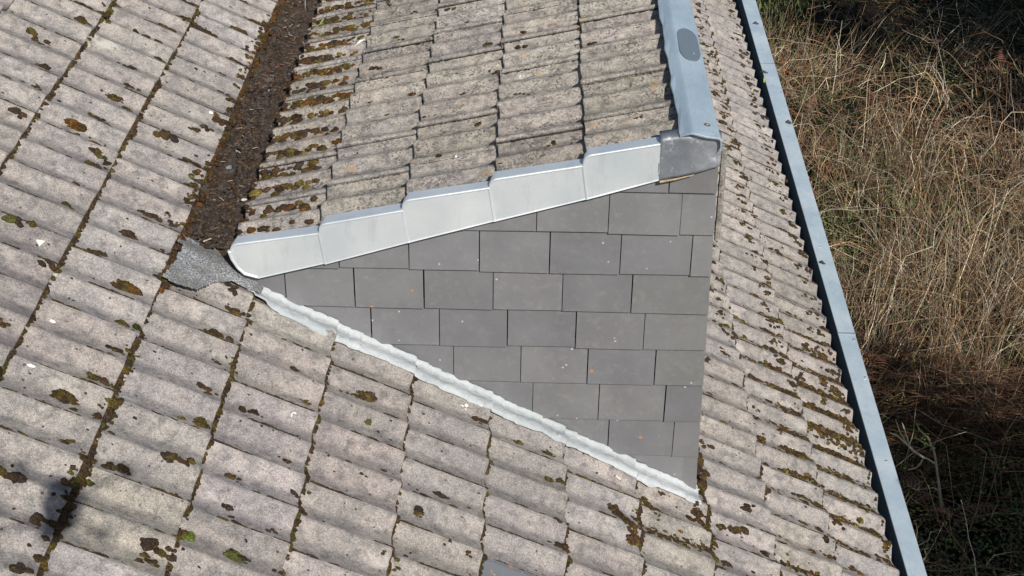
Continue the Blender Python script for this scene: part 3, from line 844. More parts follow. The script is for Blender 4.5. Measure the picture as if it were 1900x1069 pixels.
# thick mats that fill whole pans
def mat_px(x0, y0, x1, y1, n, wd, cols, wt, f=MAIN):
    s0_, l0_ = field_px(f, x0, y0); s1_, l1_ = field_px(f, x1, y1)
    for q in range(n):
        t = rng.random(); s_ = s0_ + (s1_ - s0_) * t + rng.normal(0, wd * .5); l_ = l0_ + (l1_ - l0_) * t + rng.normal(0, wd)
        if (vnoise(np.array([s_ * 40, l_ * 40, 3.]), 1, 5)) < -.35: continue
        r_ = rng.uniform(.004, .0105); moss.add(f.at(s_, l_, -.001), frame(f, rng.normal(0, .5)), (r_ * rng.uniform(1, 1.6), r_, r_ * .8), pick(cols, wt), 2)
MC = [OLIVE, BROWN, DBROWN, RUST, YEL, GREEN]
for (x0, y0, x1, y1, n, wd) in ((1478, 690, 1530, 742, 90, .012), (1520, 705, 1560, 735, 70, .010), (1500, 752, 1580, 800, 120, .012), (1500, 795, 1600, 850, 120, .012), (1545, 915, 1610, 950, 60, .009), (1615, 985, 1650, 1030, 40, .012),
                                (1135, 940, 1185, 1000, 110, .014), (1195, 985, 1320, 1030, 190, .016), (1290, 935, 1318, 1000, 70, .012), (1190, 925, 1225, 960, 50, .010), (1330, 975, 1375, 985, 30, .008), (1440, 800, 1520, 830, 40, .007),
                                (1448, 1045, 1520, 1069, 60, .012), (1360, 700, 1362, 700, 4, .006), (1490, 640, 1535, 665, 50, .009)):
    mat_px(x0, y0, x1, y1, n, wd, MC, [4, 4, 4, 1.5, 1.2, .8])
# edge of the main roof along the valley: continuous brown fringe
l = -4.5
while l < 0.02:
    l += rng.uniform(.004, .009)
    s0 = -4 * g; r_ = rng.uniform(.005, .012)
    moss.add(MAIN.P(s0 + rng.uniform(0, .026), l, float(MAIN.n_at(s0 - .01, l)) - .010 + rng.uniform(-.006, .003)), frame(MAIN, rng.uniform(0, 3)), (r_, r_ * 1.2, r_ * .9), pick([BROWN, RUST, OLIVE, DBROWN], [5, 2.2, 2, 3]), 2)
# lumps in the valley
for q in range(6500):
    y = rng.uniform(.30, 3.0); x = rng.uniform(-1.10, -.900); r_ = rng.uniform(.0025, .0095)
    if not in_view((x, y, .55), 30): continue
    if float(vnoise(np.array([x, y, 0.]), 7, 91)) * 1.6 - .35 - 6 * abs(x + 1.035) + .15 > .55: continue
    dmoss_gap_shade.add((x, y, .551 + .02 * max(0, (-1.03 - x) / .08)), np.eye(3), (r_, r_ * rng.uniform(.8, 1.4), r_ * .8), pick([(.085, .068, .058), (.125, .095, .076), (.055, .045, .04), RUST, OLIVE], [7, 5, 5, .5 + 2.2 * max(0, float(vnoise(np.array([x, y, 0.]), 9, 71))), .2 + 1.2 * max(0, float(vnoise(np.array([x, y, 4.]), 9, 72)))]), 1)
for q in range(420):      # growth creeping from the valley onto both tile edges
    y = rng.uniform(.30, 2.9); r_ = rng.uniform(.004, .011)
    if rng.random() < .55:
        s_ = -4 * g - abs(rng.normal(0, .022)); l_ = -y
        if vnoise(np.array([y, 0., 0.]), 6, 33) < -.1: continue
        moss.add(MAIN.at(s_, l_, -.001), frame(MAIN, rng.normal(0, .5)), (r_ * 1.3, r_, r_ * .8), pick([BROWN, OLIVE, DBROWN, RUST], [4, 3, 3, 1.5]), 2)
    else:
        x = -.905 + abs(rng.normal(0, .014)); s_, l_ = DORM.inv((x, y, zd(x)))
        dmoss_gap_shade.add(DORM.at(min(s_, 3.98 * .312), l_, -.001), frame(DORM, rng.normal(0, .5)), (r_ * 1.3, r_, r_ * .8), pick([BROWN, RUST, DBROWN], [4, 1.5, 3]), 2)
# dormer: every pan of the lowest course holds moss, scattered cushions above
for r in range(-1, 15):
    for h_ in (0, 1):
        lj = r * .286 + h_ * .143
        P = DORM.at(3.5 * .312, lj)
        if P[1] < .25 or not in_view(P, 80): continue
        amt = np.clip((P[1] - .2) / .5, .2, 1)
        fade_ = 1.0
        for q in range(int(rng.integers(22, 40) * amt)):
            fr = rng.beta(1.9, 1.25) * .97
            dmoss_col = pick([OLIVE, RUST, BROWN, DBROWN, YEL], [3, 3.2, 3, 3, .8])
            lp_ = lj - .012 - abs(rng.normal(.014, .020)) 
            r_ = rng.uniform(.006, .0155)
            dmoss_gap_shade.add(DORM.at((3 + fr) * .312, lp_, 0), frame(DORM, rng.normal(0, .3)), (r_ * rng.uniform(1, 1.7), r_, r_ * .8), dmoss_col, 2)
        for c in (-1, 0, 1, 2):
            if rng.random() < (.16, .22, .34, .60)[c + 1]:
                fr = rng.choice([rng.uniform(.05, .95), rng.uniform(.75, .97)])
                cluster(dmoss_gap_shade, DORM, (c + fr) * .312, lj - rng.uniform(.018, .042), rng.uniform(.007, .015), 4, [DBROWN, OLIVE, BROWN, BLK, RUST], [4, 3, 3, 3, .7], .5, 0, 2, 1.7)
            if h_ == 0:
                for fr in np.arange(.02, .99, .020):  # near-black beads put the shade of the joint gap into colour, along with growth
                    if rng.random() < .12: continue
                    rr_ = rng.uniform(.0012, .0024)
                    dmoss_gap_shade.add(DORM.at((c + fr) * .312, lj - .0018, .001), frame(DORM), (.0045, rr_, rr_), pick([(.03, .023, .018), BLK, DBROWN], [4, 3, 2]), 1)
            for q in range(int(rng.poisson(3 if h_ == 0 else 1))):     # thin growth along the side joint
                fr = rng.uniform(.02, .98); rr_ = rng.uniform(.002, .0038)
                dmoss_gap_shade.add(DORM.at((c + fr) * .312, lj - .003, -.001), frame(DORM), (rr_ * rng.uniform(2, 5), rr_, rr_ * .6), pick([DBROWN, BLK, OLIVE], [4, 4, 1.5]), 1)
            for q in range(int(rng.poisson(1.2))):
                s_, l_ = (c + rng.uniform(.02, .98)) * .312, lj + rng.uniform(-.07, .07); r_ = rng.uniform(.002, .006)
                lich.add(DORM.at(s_, l_, 0), frame(DORM, rng.uniform(0, 3)), (r_ * rng.uniform(1, 1.5), r_, r_ * .25), BLK if rng.random() < .8 else (.42, .24, .11), 1, .3)
        for c in (0, 1, 2, 3):       # growth at the butts
            for q in range(int(rng.poisson(1.0 if c < 2 else 2.2))):
                rr_ = rng.uniform(.003, .007)
                dmoss_gap_shade.add(DORM.at(c * .312 + .006, lj + rng.uniform(-.07, .07), .002), frame(DORM), (rr_, rr_ * 1.4, rr_), pick([DBROWN, OLIVE, BROWN], [3, 3, 3]), 1)
moss.build('moss', M_MOSS, label='brown and olive moss growing in the joints and pans of the main roof tiles', cat='moss', kind='stuff')
dmoss_gap_shade.build('valley_moss_gap_shade', M_MOSS, label='rust-brown and olive moss in the valley and on the lowest dormer tiles, with joint-gap shade drawn in', cat='moss', kind='stuff')
lich.build('lichen', M_LICH, label='small black-brown crusts of lichen scattered over the roof tiles', cat='lichen', kind='stuff')

# ---- the cushions one can point to
CUSH = [(352, 488, .016, .010, (BROWN, OLIVE), 'small brown moss cushion sitting on the grey felt at the valley end'), # x, y, half-length along slope, half-width, colours, label
    (118, 740, .042, .024, (OLIVE, DBROWN), 'large flat olive moss cushion on the tile near the left edge, above the shadow'),
    (236, 536, .046, .024, (OLIVE, RUST), 'broad brown-green moss cushion left of the felt sheet at the valley end'),
    (140, 233, .046, .019, (OLIVE, RUST), 'golden-brown moss cushion in the upper left, left of the valley fringe'),
    (213, 183, .036, .017, (OLIVE, BROWN), 'brown-green moss cushion right of the golden-brown one, in the upper left'),
    (680, 737, .038, .022, (BROWN, OLIVE), 'twin-lobed brown moss cushion below the middle of the metal apron'),
    (778, 950, .017, .018, (OLIVE, DBROWN), 'round dark olive moss cushion on the tile near the bottom, below the long apron'),
    (683, 784, .011, .011, (GREEN, LIME), 'small bright green moss tuft below the twin-lobed cushion'),
    (424, 942, .030, .013, (DBROWN, DBROWN), 'dark grey-brown moss cushion low on the left side of the main roof'),
    (440, 1036, .036, .022, (DBROWN, GREEN), 'two-part brown and green moss cushion at the bottom edge, left of centre'),
    (346, 996, .022, .020, (OLIVE, LIME), 'yellow-green moss tuft in the joint at the bottom left'),
    (1018, 892, .030, .016, (OLIVE, RUST), 'olive moss cushion below the lower half of the metal apron'),
    (1178, 1004, .026, .024, (BROWN, RUST), 'domed brown moss cushion near the bottom, right of centre'),
    (1018, 842, .030, .011, (OLIVE, DBROWN), 'thin olive moss strip beside the joint under the lower apron'),
    (962, 822, .020, .013, (OLIVE, GREEN), 'olive moss cushion close beneath the apron flashing'),
    (275, 400, .020, .012, (GREEN, YEL), 'small yellow-green moss cushion left of the lower valley'),
    (1596, 966, .013, .014, (OLIVE, YEL), 'round golden moss cushion on a tile near the lower gutter'),
    (355, 327, .012, .010, (LIME, GREEN), 'tiny bright green moss ball at the left edge of the valley'),
    (690, 20 + 68, .0, .0, None, None),
]
for (x, y, a, b, cols, lab) in CUSH:
    if cols is None: continue
    s, l = field_px(MAIN, x, y); B = Blobs(); n_ = 9 if a > .03 else 6; lift = .022 if 'grey felt' in lab else 0
    P0 = MAIN.at(s, l)
    for q in range(n_):
        th = rng.uniform(0, 6.28); rad = math.sqrt(rng.random()) * .62
        ds, dl = a * rad * math.cos(th), b * rad * math.sin(th)
        r_ = min(a, b) * rng.uniform(.45, .75)
        B.add(MAIN.at(s + ds, l + dl, lift), frame(MAIN, rng.normal(0, .5)), (r_ * rng.uniform(1, 1.6), r_, r_ * .80), cols[int(rng.integers(0, 2))], 3, .4)
    for q in range(n_ * 2):
        th = rng.uniform(0, 6.28); ds, dl = a * .9 * math.cos(th), b * .9 * math.sin(th); r_ = min(a, b) * rng.uniform(.12, .3)
        B.add(MAIN.at(s + ds, l + dl), frame(MAIN), (r_ * 1.4, r_, r_ * .5), cols[int(rng.integers(0, 2))], 2, .4)
    B.build('moss_cushion', M_MOSS, label=lab, cat='moss cushion', group='moss cushions on the main roof tiles')
DC = [(902, 80, .026, .012, (OLIVE, DBROWN), 'long brown moss cushion against a butt joint in the upper middle of the dormer tiles'),
      (886, 229, .013, .012, (OLIVE, DBROWN), 'dark moss cushion in the middle of the dormer tiles, left of a butt joint'),
      (763, 170, .014, .013, (RUST, DBROWN), 'rust-brown moss cushion in the second column of dormer tiles'),
      (718, 210, .016, .009, (GREEN, OLIVE), 'green moss cushion in the second column of dormer tiles, below the rust one'),
      (817, 299, .010, .010, (BROWN, DBROWN), 'small dark brown moss cushion just above the verge pieces')]
for (x, y, a, b, cols, lab) in DC:
    s, l = field_px(DORM, x, y); B = Blobs()
    for q in range(6):
        th = rng.uniform(0, 6.28); rad = math.sqrt(rng.random()) * .6; r_ = min(a, b) * rng.uniform(.5, .8)
        B.add(DORM.at(s + a * rad * math.cos(th), l + b * rad * math.sin(th)), frame(DORM), (r_ * 1.4, r_, r_ * .55), cols[int(rng.integers(0, 2))], 3, .4)
    B.build('moss_cushion', M_MOSS, label=lab, cat='moss cushion', group='moss cushions on the dormer tiles')

# ---- droppings and flakes
def flake(f, x, y, shape, name, mat, label, cat, t=(1, 1, 1), h=.002, **k):
    s, l = field_px(f, x, y); mb = MB()
    top = [f.at(s + a, l + b, h) for a, b in shape]; mb.prism(top, -f.dN * h * 1.3, t)
    return mb.build(name, mat, label=label, cat=cat, **k)
def blobshape(a, b, n=9, rag=.3): return [(a * math.cos(t_) * (1 + rng.uniform(-rag, rag)), b * math.sin(t_) * (1 + rng.uniform(-rag, rag))) for t_ in np.linspace(0, 6.28, n, endpoint=False)]
def crescent(r, wd, a0, a1):
    o = [(r * math.cos(t_), r * math.sin(t_)) for t_ in np.linspace(a0, a1, 9)]
    i = [((r - wd) * math.cos(t_), (r - wd) * math.sin(t_)) for t_ in np.linspace(a1, a0, 9)]
    return [(a * .8 + 0, b) for a, b in o + i]
flake(MAIN, 71, 451, [(-.010, -.006), (.016, -.012), (.008, .012)], 'white_flake', M_LIME, 'white triangular flake lying on a tile at the left edge', 'flake', h=.004)
flake(MAIN, 97, 597, blobshape(.009, .005), 'white_flake', M_LIME, 'small white flake lying on a tile at the left, above a round lichen', 'flake')
flake(MAIN, 57, 679, blobshape(.011, .005), 'white_flake', M_LIME, 'small oblong white flake on the left, below the first column of flakes', 'flake')
flake(MAIN, 1334, 978 - 76, blobshape(.006, .004), 'white_flake', M_LIME, 'tiny white flake on the main roof below the tip of the cheek', 'flake')
for i, (x, y, f, lab) in enumerate([(545, 771, MAIN, 'white crescent-shaped dropping on a main roof tile left of the centre'), (828, 68, DORM, 'white hooked dropping on the dormer tiles in the second column from the valley'), (967, 141, DORM, 'white crescent-shaped dropping on the dormer tiles in the third column')]):
    flake(f, x, y, crescent(.011, .004, 2.2 + i, 5.6 + i), 'bird_dropping', M_LIME, lab, 'bird dropping', h=.0015)
for (x, y, f, lab) in [(862, 760, MAIN, 'splashed white bird dropping on the tile below the metal apron'), (925, 843, MAIN, 'faint white bird dropping beside the olive moss below the apron'), (850, 300, DORM, 'white bird dropping on the dormer tile above the verge'), (1471, 835, MAIN, 'white double bird dropping on the main roof near the gutter'), (1323, 658, MAIN, 'white bird dropping on the main roof beside the slates')]:
    s, l = field_px(f, x, y); mb = MB()
    for q in range(7):
        a, b = rng.normal(0, .008, 2); 
        if q == 0: a = b = 0
        r_ = rng.uniform(.002, .0055); mb.prism([f.at(s + a + c_, l + b + d_, .0013) for c_, d_ in blobshape(r_ * 1.4, r_, 8)], -f.dN * .002)
    mb.build('bird_dropping', M_LIME, label=lab, cat='bird dropping')
for (x, y, a, b, lab) in [(392, 209, .010, .008, 'round white pebble on a tile just left of the valley'), (463, 358, .0, .0, None)]:
    if lab: 
        s, l = field_px(MAIN, x, y); B = Blobs(); B.add(MAIN.at(s, l), frame(MAIN), (a, b, .005), (.8, .8, .76), 2, .15); B.build('pebble', M_LICH, label=lab, cat='pebble')
B = Blobs(); B.add((-.925, .60, .572), np.eye(3), (.012, .008, .006), (.75, .74, .70), 2, .15); B.build('pebble', M_LICH, label='white pebble at the right edge of the valley, left of the dormer tiles', cat='pebble')
B = Blobs(); s, l = field_px(DORM, 668, 82)
fea = MB(); 
fea.prism([DORM.at(s + a, l + b, .004 + .3 * c_) for a, b, c_ in ((.028, -.012, 0), (.006, -.008, .02), (-.022, .016, .03), (-.024, .018, .02), (-.002, .010, .03), (.016, -.001, .0))], -DORM.dN * .0018)
fea.build('feather', M_LIME, label='white feather lying on the first column of dormer tiles near the top', cat='feather')
# sprig in the valley
sp = MB(); s, l = field_px(DORM, 600, 57); b0 = DORM.at(s, l, .004); rg = np.random.default_rng(8)
sp.tube([b0 + DORM.dS * .025, b0 + DORM.dN * .008, b0 - DORM.dS * .02 + DORM.dN * .022], .0015, 5, t=(.32, .42, .12))
sprig = sp.build('sprig', M_LEAF, label='pale green sprig growing on the lowest dormer tile near the top of the valley', cat='sprig')
lf = MB()
for q in range(12):
    c_ = b0 + DORM.dS * rg.uniform(-.022, .024) + DORM.dN * rg.uniform(.006, .022); d = rg.normal(0, 1, 3); d /= np.linalg.norm(d); e_ = np.cross(d, (0, 0, 1)); e_ /= np.linalg.norm(e_)
    lf.add([c_, c_ + d * .008 + e_ * .003, c_ + d * .016, c_ + d * .008 - e_ * .003], [(0, 1, 2, 3)], (.38, .48, .16))
lf.build('leaf', M_LEAF, parent=sprig)
# cigarette end
s, l = field_px(MAIN, 1146, 889); c_ = MAIN.at(s, l, .006); d = MAIN.dS * .93 + MAIN.dL * .36
cb = MB(); cb.tube([c_ - d * .0135, c_ + d * .010], .0048, 12, t=(.62, .55, .47)); cig = cb.build('cigarette_end', M_BUTT, label='cigarette end lying on a tile close below the apron near its tip', cat='cigarette end')
cb = MB(); cb.tube([c_ + d * .010, c_ + d * .0150], .0046, 12, t=(.35, .24, .15)); cb.build('burnt_tip', M_BUTT, parent=cig)
cb = MB(); cb.tube([c_ - d * .0150, c_ - d * .0135], .0046, 12, t=(.10, .08, .06)); cb.build('filter', M_BUTT, parent=cig)
# bits lying in the valley
vb = MB()
for q in range(110):
    y = rng.uniform(.3, 3.2); x = rng.uniform(-1.10, -.91); a = rng.uniform(0, 6.28); L_ = rng.uniform(.004, .013); c_ = np.array([x, y, .562 + .018 * max(0, (-1.03 - x) / .08)])
    d = np.array([math.cos(a), math.sin(a), rng.normal(0, .2)]) * L_; t = pick([(.45, .38, .27), (.25, .16, .10), (.5, .46, .38), (.34, .15, .08)], [2, 3, 1, 2])
    vb.tube([c_ - d, c_ + d + np.array([0, 0, .002])], [.0014, .0009], 4, t=t)
vb.build('twig_litter', M_TWIG, label='short twig and stalk fragments strewn over the dark valley moss', cat='litter', kind='stuff')
for (x, y, dx, dy, lab) in [(267, 672, 0, 0, None), (385, 446, .012, .008, 'pale stick fragment lying on the debris at the lower end of the valley'), (442, 282, .010, -.012, 'thin pale stick lying on the dark debris halfway along the valley')]:
    if not lab: continue
    P = on_z(x, y, .566); mb = MB(); mb.tube([P - np.array([dx, dy, 0]) * 1.1, P + np.array([dx, dy, .003])], [.0026, .0018], 6, t=(.50, .42, .30)); mb.build('stick', M_TWIG, label=lab, cat='stick')
wr = MB(); P = on_z(566, 12, .57); wr.tube([P - np.array([0, 0, .02]), P + np.array([.002, .01, .05]), P + np.array([-.002, .02, .12])], .0013, 5, t=(.5, .5, .5)); wr.build('grass_stalk', M_TWIG, label='thin upright pale stalk at the very top of the valley', cat='stalk')
# leaves on the gutter rim
LV = [(1403, 44, .020, .009, (.045, .05, .055), 'dark scrap of leaf lying on the gutter rim near the top of the picture'),
      (1418, 135, .026, .008, (.06, .06, .062), 'dark curled leaf across the gutter above the yellow one'),
      (1464, 228, .018, .013, (.09, .085, .08), 'rounded grey-brown leaf poking out over the outer side of the gutter rim'),
      (1526, 489, .016, .008, (.045, .04, .038), 'small dark curled leaf on the gutter rim beside the middle of the roof')]
for (x, y, a, b, t, lab) in LV:
    P = on_z(x, y, GZ + .004); mb = MB(); V3 = []; n = 11
    for q in range(n):
        th = q / (n - 1); wd = b * math.sin(math.pi * min(max(th, .04), .97)) ** .7
        for sgn in (-1, 0, 1): V3.append(P + np.array([(th - .5) * 2 * a, sgn * wd * 1.6 + .003 * math.sin(5 * th), .003 + .005 * abs(sgn) * th + .006 * math.sin(th * 5)]))
    Fc = [(q * 3 + k, q * 3 + k + 1, q * 3 + k + 4, q * 3 + k + 3) for q in range(n - 1) for k in range(2)]
    mb.add(V3, Fc, t); o = mb.build('dead_leaf', M_LEAF, label=lab, cat='leaf'); m_ = o.modifiers.new('s', 'SOLIDIFY'); m_.thickness = .0012
P = np.array([1.700, 5.32, GZ - .005]); P = on_z(1416, 150, GZ - .01); mb = MB(); V3 = []
for q in range(9):
    th = q / 8; wd = .007 * math.sin(math.pi * min(max(th, .05), .97))
    c_ = P + np.array([.010 * math.sin(th * 2), -.045 + .08 * th, .004 + .008 * th])
    V3 += [c_ + np.array([-wd, 0, .002]), c_, c_ + np.array([wd, 0, .004])]
mb.add(V3, [(q * 3 + k, q * 3 + k + 1, q * 3 + k + 4, q * 3 + k + 3) for q in range(8) for k in range(2)], (.55, .60, .12)); o = mb.build('yellow_leaf', M_LEAF, label='narrow yellow-green leaf stuck at the inner edge of the gutter', cat='leaf'); m_ = o.modifiers.new('s', 'SOLIDIFY'); m_.thickness = .001

# ------------------------------------------------------------------ GARDEN
GZ0 = -3.3
def ground_h(x, y):
    P = np.stack([np.asarray(x, float), np.asarray(y, float), np.zeros_like(np.asarray(x, float))], -1)
    return GZ0 + .16 * vnoise(P, .45, 41) + .07 * vnoise(P, 1.7, 42) + .025 * vnoise(P, 6, 43)
gm = NB('garden_soil'); a_ = gm.noise(3.2, 4, .65); b_ = gm.noise(45, 4, .75); c2_ = gm.noise(1.1, 3, .6)
cc = gm.ramp(b_, [(.3, (.006, .0045, .003)), (.5, (.018, .013, .009)), (.7, (.045, .032, .021))])
cc = gm.mix(gm.ramp(gm.math('ADD', gm.math('MULTIPLY', a_, .6), gm.math('MULTIPLY', c2_, .4)), [(.46, 0), (.58, .8)]), cc, gm.ramp(b_, [(.3, (.006, .010, .003)), (.7, (.035, .055, .016))]))
M_GROUND = gm.done(cc, 1, 0, gm.bump(b_, 1, .03), .1)
gx_ = np.concatenate([np.linspace(-60, 1, 14), np.linspace(1.2, 12, 150), np.linspace(13, 90, 16)]); gy_ = np.concatenate([np.linspace(-60, 0, 12), np.linspace(.3, 22, 260), np.linspace(24, 200, 16)])
X_, Y_ = np.meshgrid(gx_, gy_); Z_ = ground_h(X_, Y_); V3 = np.stack([X_, Y_, Z_], -1).reshape(-1, 3); idx = np.arange(len(V3)).reshape(len(gy_), len(gx_))
mesh('ground', V3, np.stack([idx[:-1, :-1], idx[:-1, 1:], idx[1:, 1:], idx[1:, :-1]], -1).reshape(-1, 4), M_GROUND, True, tint=(1, 1, 1), kind='structure')

def cane_batch(N, gen, K=8, sides=3):
    """gen(n)-> base(n,3), dir(n,3) start direction, length(n), sag(n), radius(n), colour(n,3), wig"""
    b, d, L, sag, rad, col, wig = gen(N); N = len(b)
    t = np.linspace(0, 1, K)[None, :, None]
    d = d / np.linalg.norm(d, axis=1, keepdims=True)
    P = b[:, None] + d[:, None] * (L[:, None, None] * t)
    P[..., 2] -= (sag * L)[:, None] * t[..., 0] ** 2
    side = np.cross(d, [0, 0, 1.]); side /= np.linalg.norm(side, axis=1, keepdims=True) + 1e-9; up = np.cross(side, d)
    w1 = np.cumsum(rng.normal(0, 1, (N, K)), axis=1); w2 = np.cumsum(rng.normal(0, 1, (N, K)), axis=1); w1 -= w1[:, :1]; w2 -= w2[:, :1]
    P += (w1 * (wig * L)[:, None])[..., None] * side[:, None] + (w2 * (wig * L)[:, None])[..., None] * up[:, None]
    r = rad[:, None] * (1 - .65 * np.linspace(0, 1, K)[None])
    th = np.arange(sides) * 2 * np.pi / sides
    V = P[:, :, None] + r[..., None, None] * (np.cos(th)[None, None, :, None] * side[:, None, None] + np.sin(th)[None, None, :, None] * up[:, None, None])
    V = V.reshape(-1, 3)
    base_ = (np.arange(N) * K * sides)[:, None, None]; k_ = (np.arange(K - 1) * sides)[None, :, None]; q = np.arange(sides)[None, None, :]; q2 = (q + 1) % sides
    F = np.stack([base_ + k_ + q, base_ + k_ + q2, base_ + k_ + sides + q2, base_ + k_ + sides + q], -1).reshape(-1, 4)
    C = np.repeat(col, K * sides, axis=0)
    return V, F, C, P
def garden_pts(n, far=20.):
    """points on the visible part of the garden, denser towards the viewer in proportion to the picture"""
    n = int(n * 2.05); u, v = rng.uniform(1330, 2480, n), rng.uniform(-200, 1290, n)
    out = np.array([on_z(a, b, GZ0) for a, b in zip(u, v)]); out = out[(out[:, 0] > 1.95) & (out[:, 1] < far)]
    out[:, 2] = ground_h(out[:, 0], out[:, 1]); return out
STRAW = np.array([.45, .325, .185]); GREY = np.array([.30, .26, .195]); TAN = np.array([.27, .165, .085]); REDB = np.array([.21, .088, .045]); PALE = np.array([.76, .65, .48])
def colours(n, wts):
    c = np.array([STRAW, GREY, TAN, REDB, PALE])[rng.choice(5, n, p=np.array(wts) / sum(wts))]
    return c * rng.normal(.92, .32, (n, 1)).clip(.25, 1.7)
def pr(P, x0, y0, sx, sy):     # soft membership around a spot seen at x0,y0
    q = on_z(x0, y0, GZ0); return np.exp(-(((P[:, 0] - q[0]) / sx) ** 2 + ((P[:, 1] - q[1]) / sy) ** 2))
def clumpy(P, f, seed): return vnoise(P * [1, 1, 0], f, seed)
def tuss(n, per, sd):
    c = garden_pts(max(8, n // per)); n = int(n * 2.05); k = rng.integers(0, len(c), n); b = c[k] + rng.normal(0, 1, (n, 3)) * [sd, sd, 0]
    az = rng.uniform(0, 6.28, len(c))[k]; br = rng.normal(1, .22, len(c)).clip(.5, 1.5)[k]; ok = b[:, 0] > 1.95; b = b[ok]
    b[:, 2] = ground_h(b[:, 0], b[:, 1]); return b, az[ok], br[ok]
def arch(n):
    b, taz, tb = tuss(n, 26, .20); keep = rng.random(len(b)) < np.clip(.50 + 1.3 * clumpy(b, .9, 51) + .4 * clumpy(b, 2.6, 57) - .55 * (b[:, 1] < 3.9) - .9 * (b[:, 1] > 10.8), .03, 1); b = b[keep]; taz = taz[keep]; tb = tb[keep]; n = len(b)
    az = taz + rng.normal(0, .75, n); el = rng.uniform(.35, 1.25, n)
    d = np.stack([np.cos(az) * np.cos(el), np.sin(az) * np.cos(el), np.sin(el)], -1)
    L = rng.gamma(3, .33, n).clip(.3, 2.3); b[:, 2] += rng.uniform(0, .25, n)
    return b, d, L, rng.uniform(.5, 1.15, n), rng.gamma(4, .0009, n).clip(.0014, .009), colours(n, [4, 2.5, 3, 3, 2.4]) * tb[:, None], np.full(n, .022)
def stalks(n):
    b, taz, tb = tuss(n, 34, .13); m = .30 + .75 * pr(b, 1830, 560, 1.6, 1.6) + .55 * pr(b, 1780, 400, 1.5, 1.6) + 1.0 * clumpy(b, 1.3, 52) + .5 * clumpy(b, 3.5, 58) - .5 * (b[:, 1] < 3.8) - .6 * (b[:, 1] > 10.8)
    kp = rng.random(len(b)) < np.clip(m, .03, 1); b = b[kp]; taz = taz[kp]; tb = tb[kp]; n = len(b)
    az = taz + rng.normal(0, .7, n); el = rng.normal(1.15, .28, n)
    d = np.stack([np.cos(az) * np.cos(el), np.sin(az) * np.cos(el), np.sin(el)], -1)
    return b, d, rng.gamma(5, .13, n).clip(.2, 1.4), rng.uniform(.0, .35, n), rng.uniform(.0015, .0042, n), colours(n, [4, 3, 3, 2.5, 2.4]) * tb[:, None], np.full(n, .018)
def fallen(n):
    b = garden_pts(n); b = b[rng.random(len(b)) < np.clip(.55 + 1.1 * clumpy(b, 1.6, 54) - .45 * (b[:, 1] < 3.8), .1, 1)]; n = len(b)
    az = rng.uniform(0, 6.28, n); el = rng.normal(.12, .25, n)
    d = np.stack([np.cos(az) * np.cos(el), np.sin(az) * np.cos(el), np.sin(el)], -1); b[:, 2] += rng.uniform(.02, .42, n) ** 1.3
    return b, d, rng.gamma(4, .10, n).clip(.12, 1.1), rng.uniform(0, .4, n), rng.uniform(.0015, .0036, n), colours(n, [2.5, 2, 4, 4, .8]), np.full(n, .03)
def merge(name, batches, mat, **k):
    Vs, Fs, Cs = [], [], []; b = 0
    for (V, F, C, *_) in batches: Vs.append(V); Fs.append(F + b); Cs.append(C); b += len(V)
    return mesh(name, np.vstack(Vs), np.vstack(Fs), mat, False, tint=np.vstack(Cs), **k)
B1 = cane_batch(4800, arch, K=10); B2 = cane_batch(8600, stalks, K=6); B3 = cane_batch(6000, fallen, K=5)
# side shoots on the arching canes
PA = B1[3]; nA = len(PA); sel = rng.integers(0, nA, nA * 2); kk = rng.integers(2, 9, nA * 2)
def shoots(n):
    b = PA[sel, kk]; d0 = PA[sel, np.minimum(kk + 1, 9)] - PA[sel, kk]; d0 /= np.linalg.norm(d0, axis=1, keepdims=True) + 1e-9
    d = d0 + rng.normal(0, .6, d0.shape); n = len(b)
    return b.copy(), d, rng.uniform(.08, .40, n), rng.uniform(-.2, .3, n), rng.uniform(.0014, .0032, n), colours(n, [4, 3, 3, 2.5, 1.2]), np.full(n, .03)
B4 = cane_batch(1, shoots, K=5)
merge('dry_brush', [B1, B2, B3, B4], M_TWIG, label='tangle of dry straw-coloured bramble canes and dead stalks covering the garden', cat='brush', kind='stuff')
# brushwood heap: reddish-brown canes lying in sweeps
def heap(n):
    q = on_z(1850, 790, GZ0); b = np.stack([rng.normal(q[0], .55, n), rng.normal(q[1] - .05, .42, n), np.zeros(n)], -1); b = b[b[:, 0] > 2.3]; n = len(b)
    b[:, 2] = ground_h(b[:, 0], b[:, 1]) + .40 * np.exp(-((b[:, 1] - q[1]) / .5) ** 2) * rng.random(n) ** .6
    az = rng.normal(2.95, .35, n); d = np.stack([np.cos(az), np.sin(az), rng.normal(.10, .12, n)], -1)
    return b, d, rng.uniform(.5, 1.3, n), rng.uniform(.1, .35, n), rng.uniform(.0015, .0032, n), np.array([.17, .085, .05]) * rng.normal(1, .5, (n, 1)).clip(.2, 2.6), np.full(n, .012)
merge('brushwood_heap', [cane_batch(620, heap, K=7)], M_TWIG, label='heap of reddish-brown dead canes in the shade at the lower right of the garden', cat='brushwood')
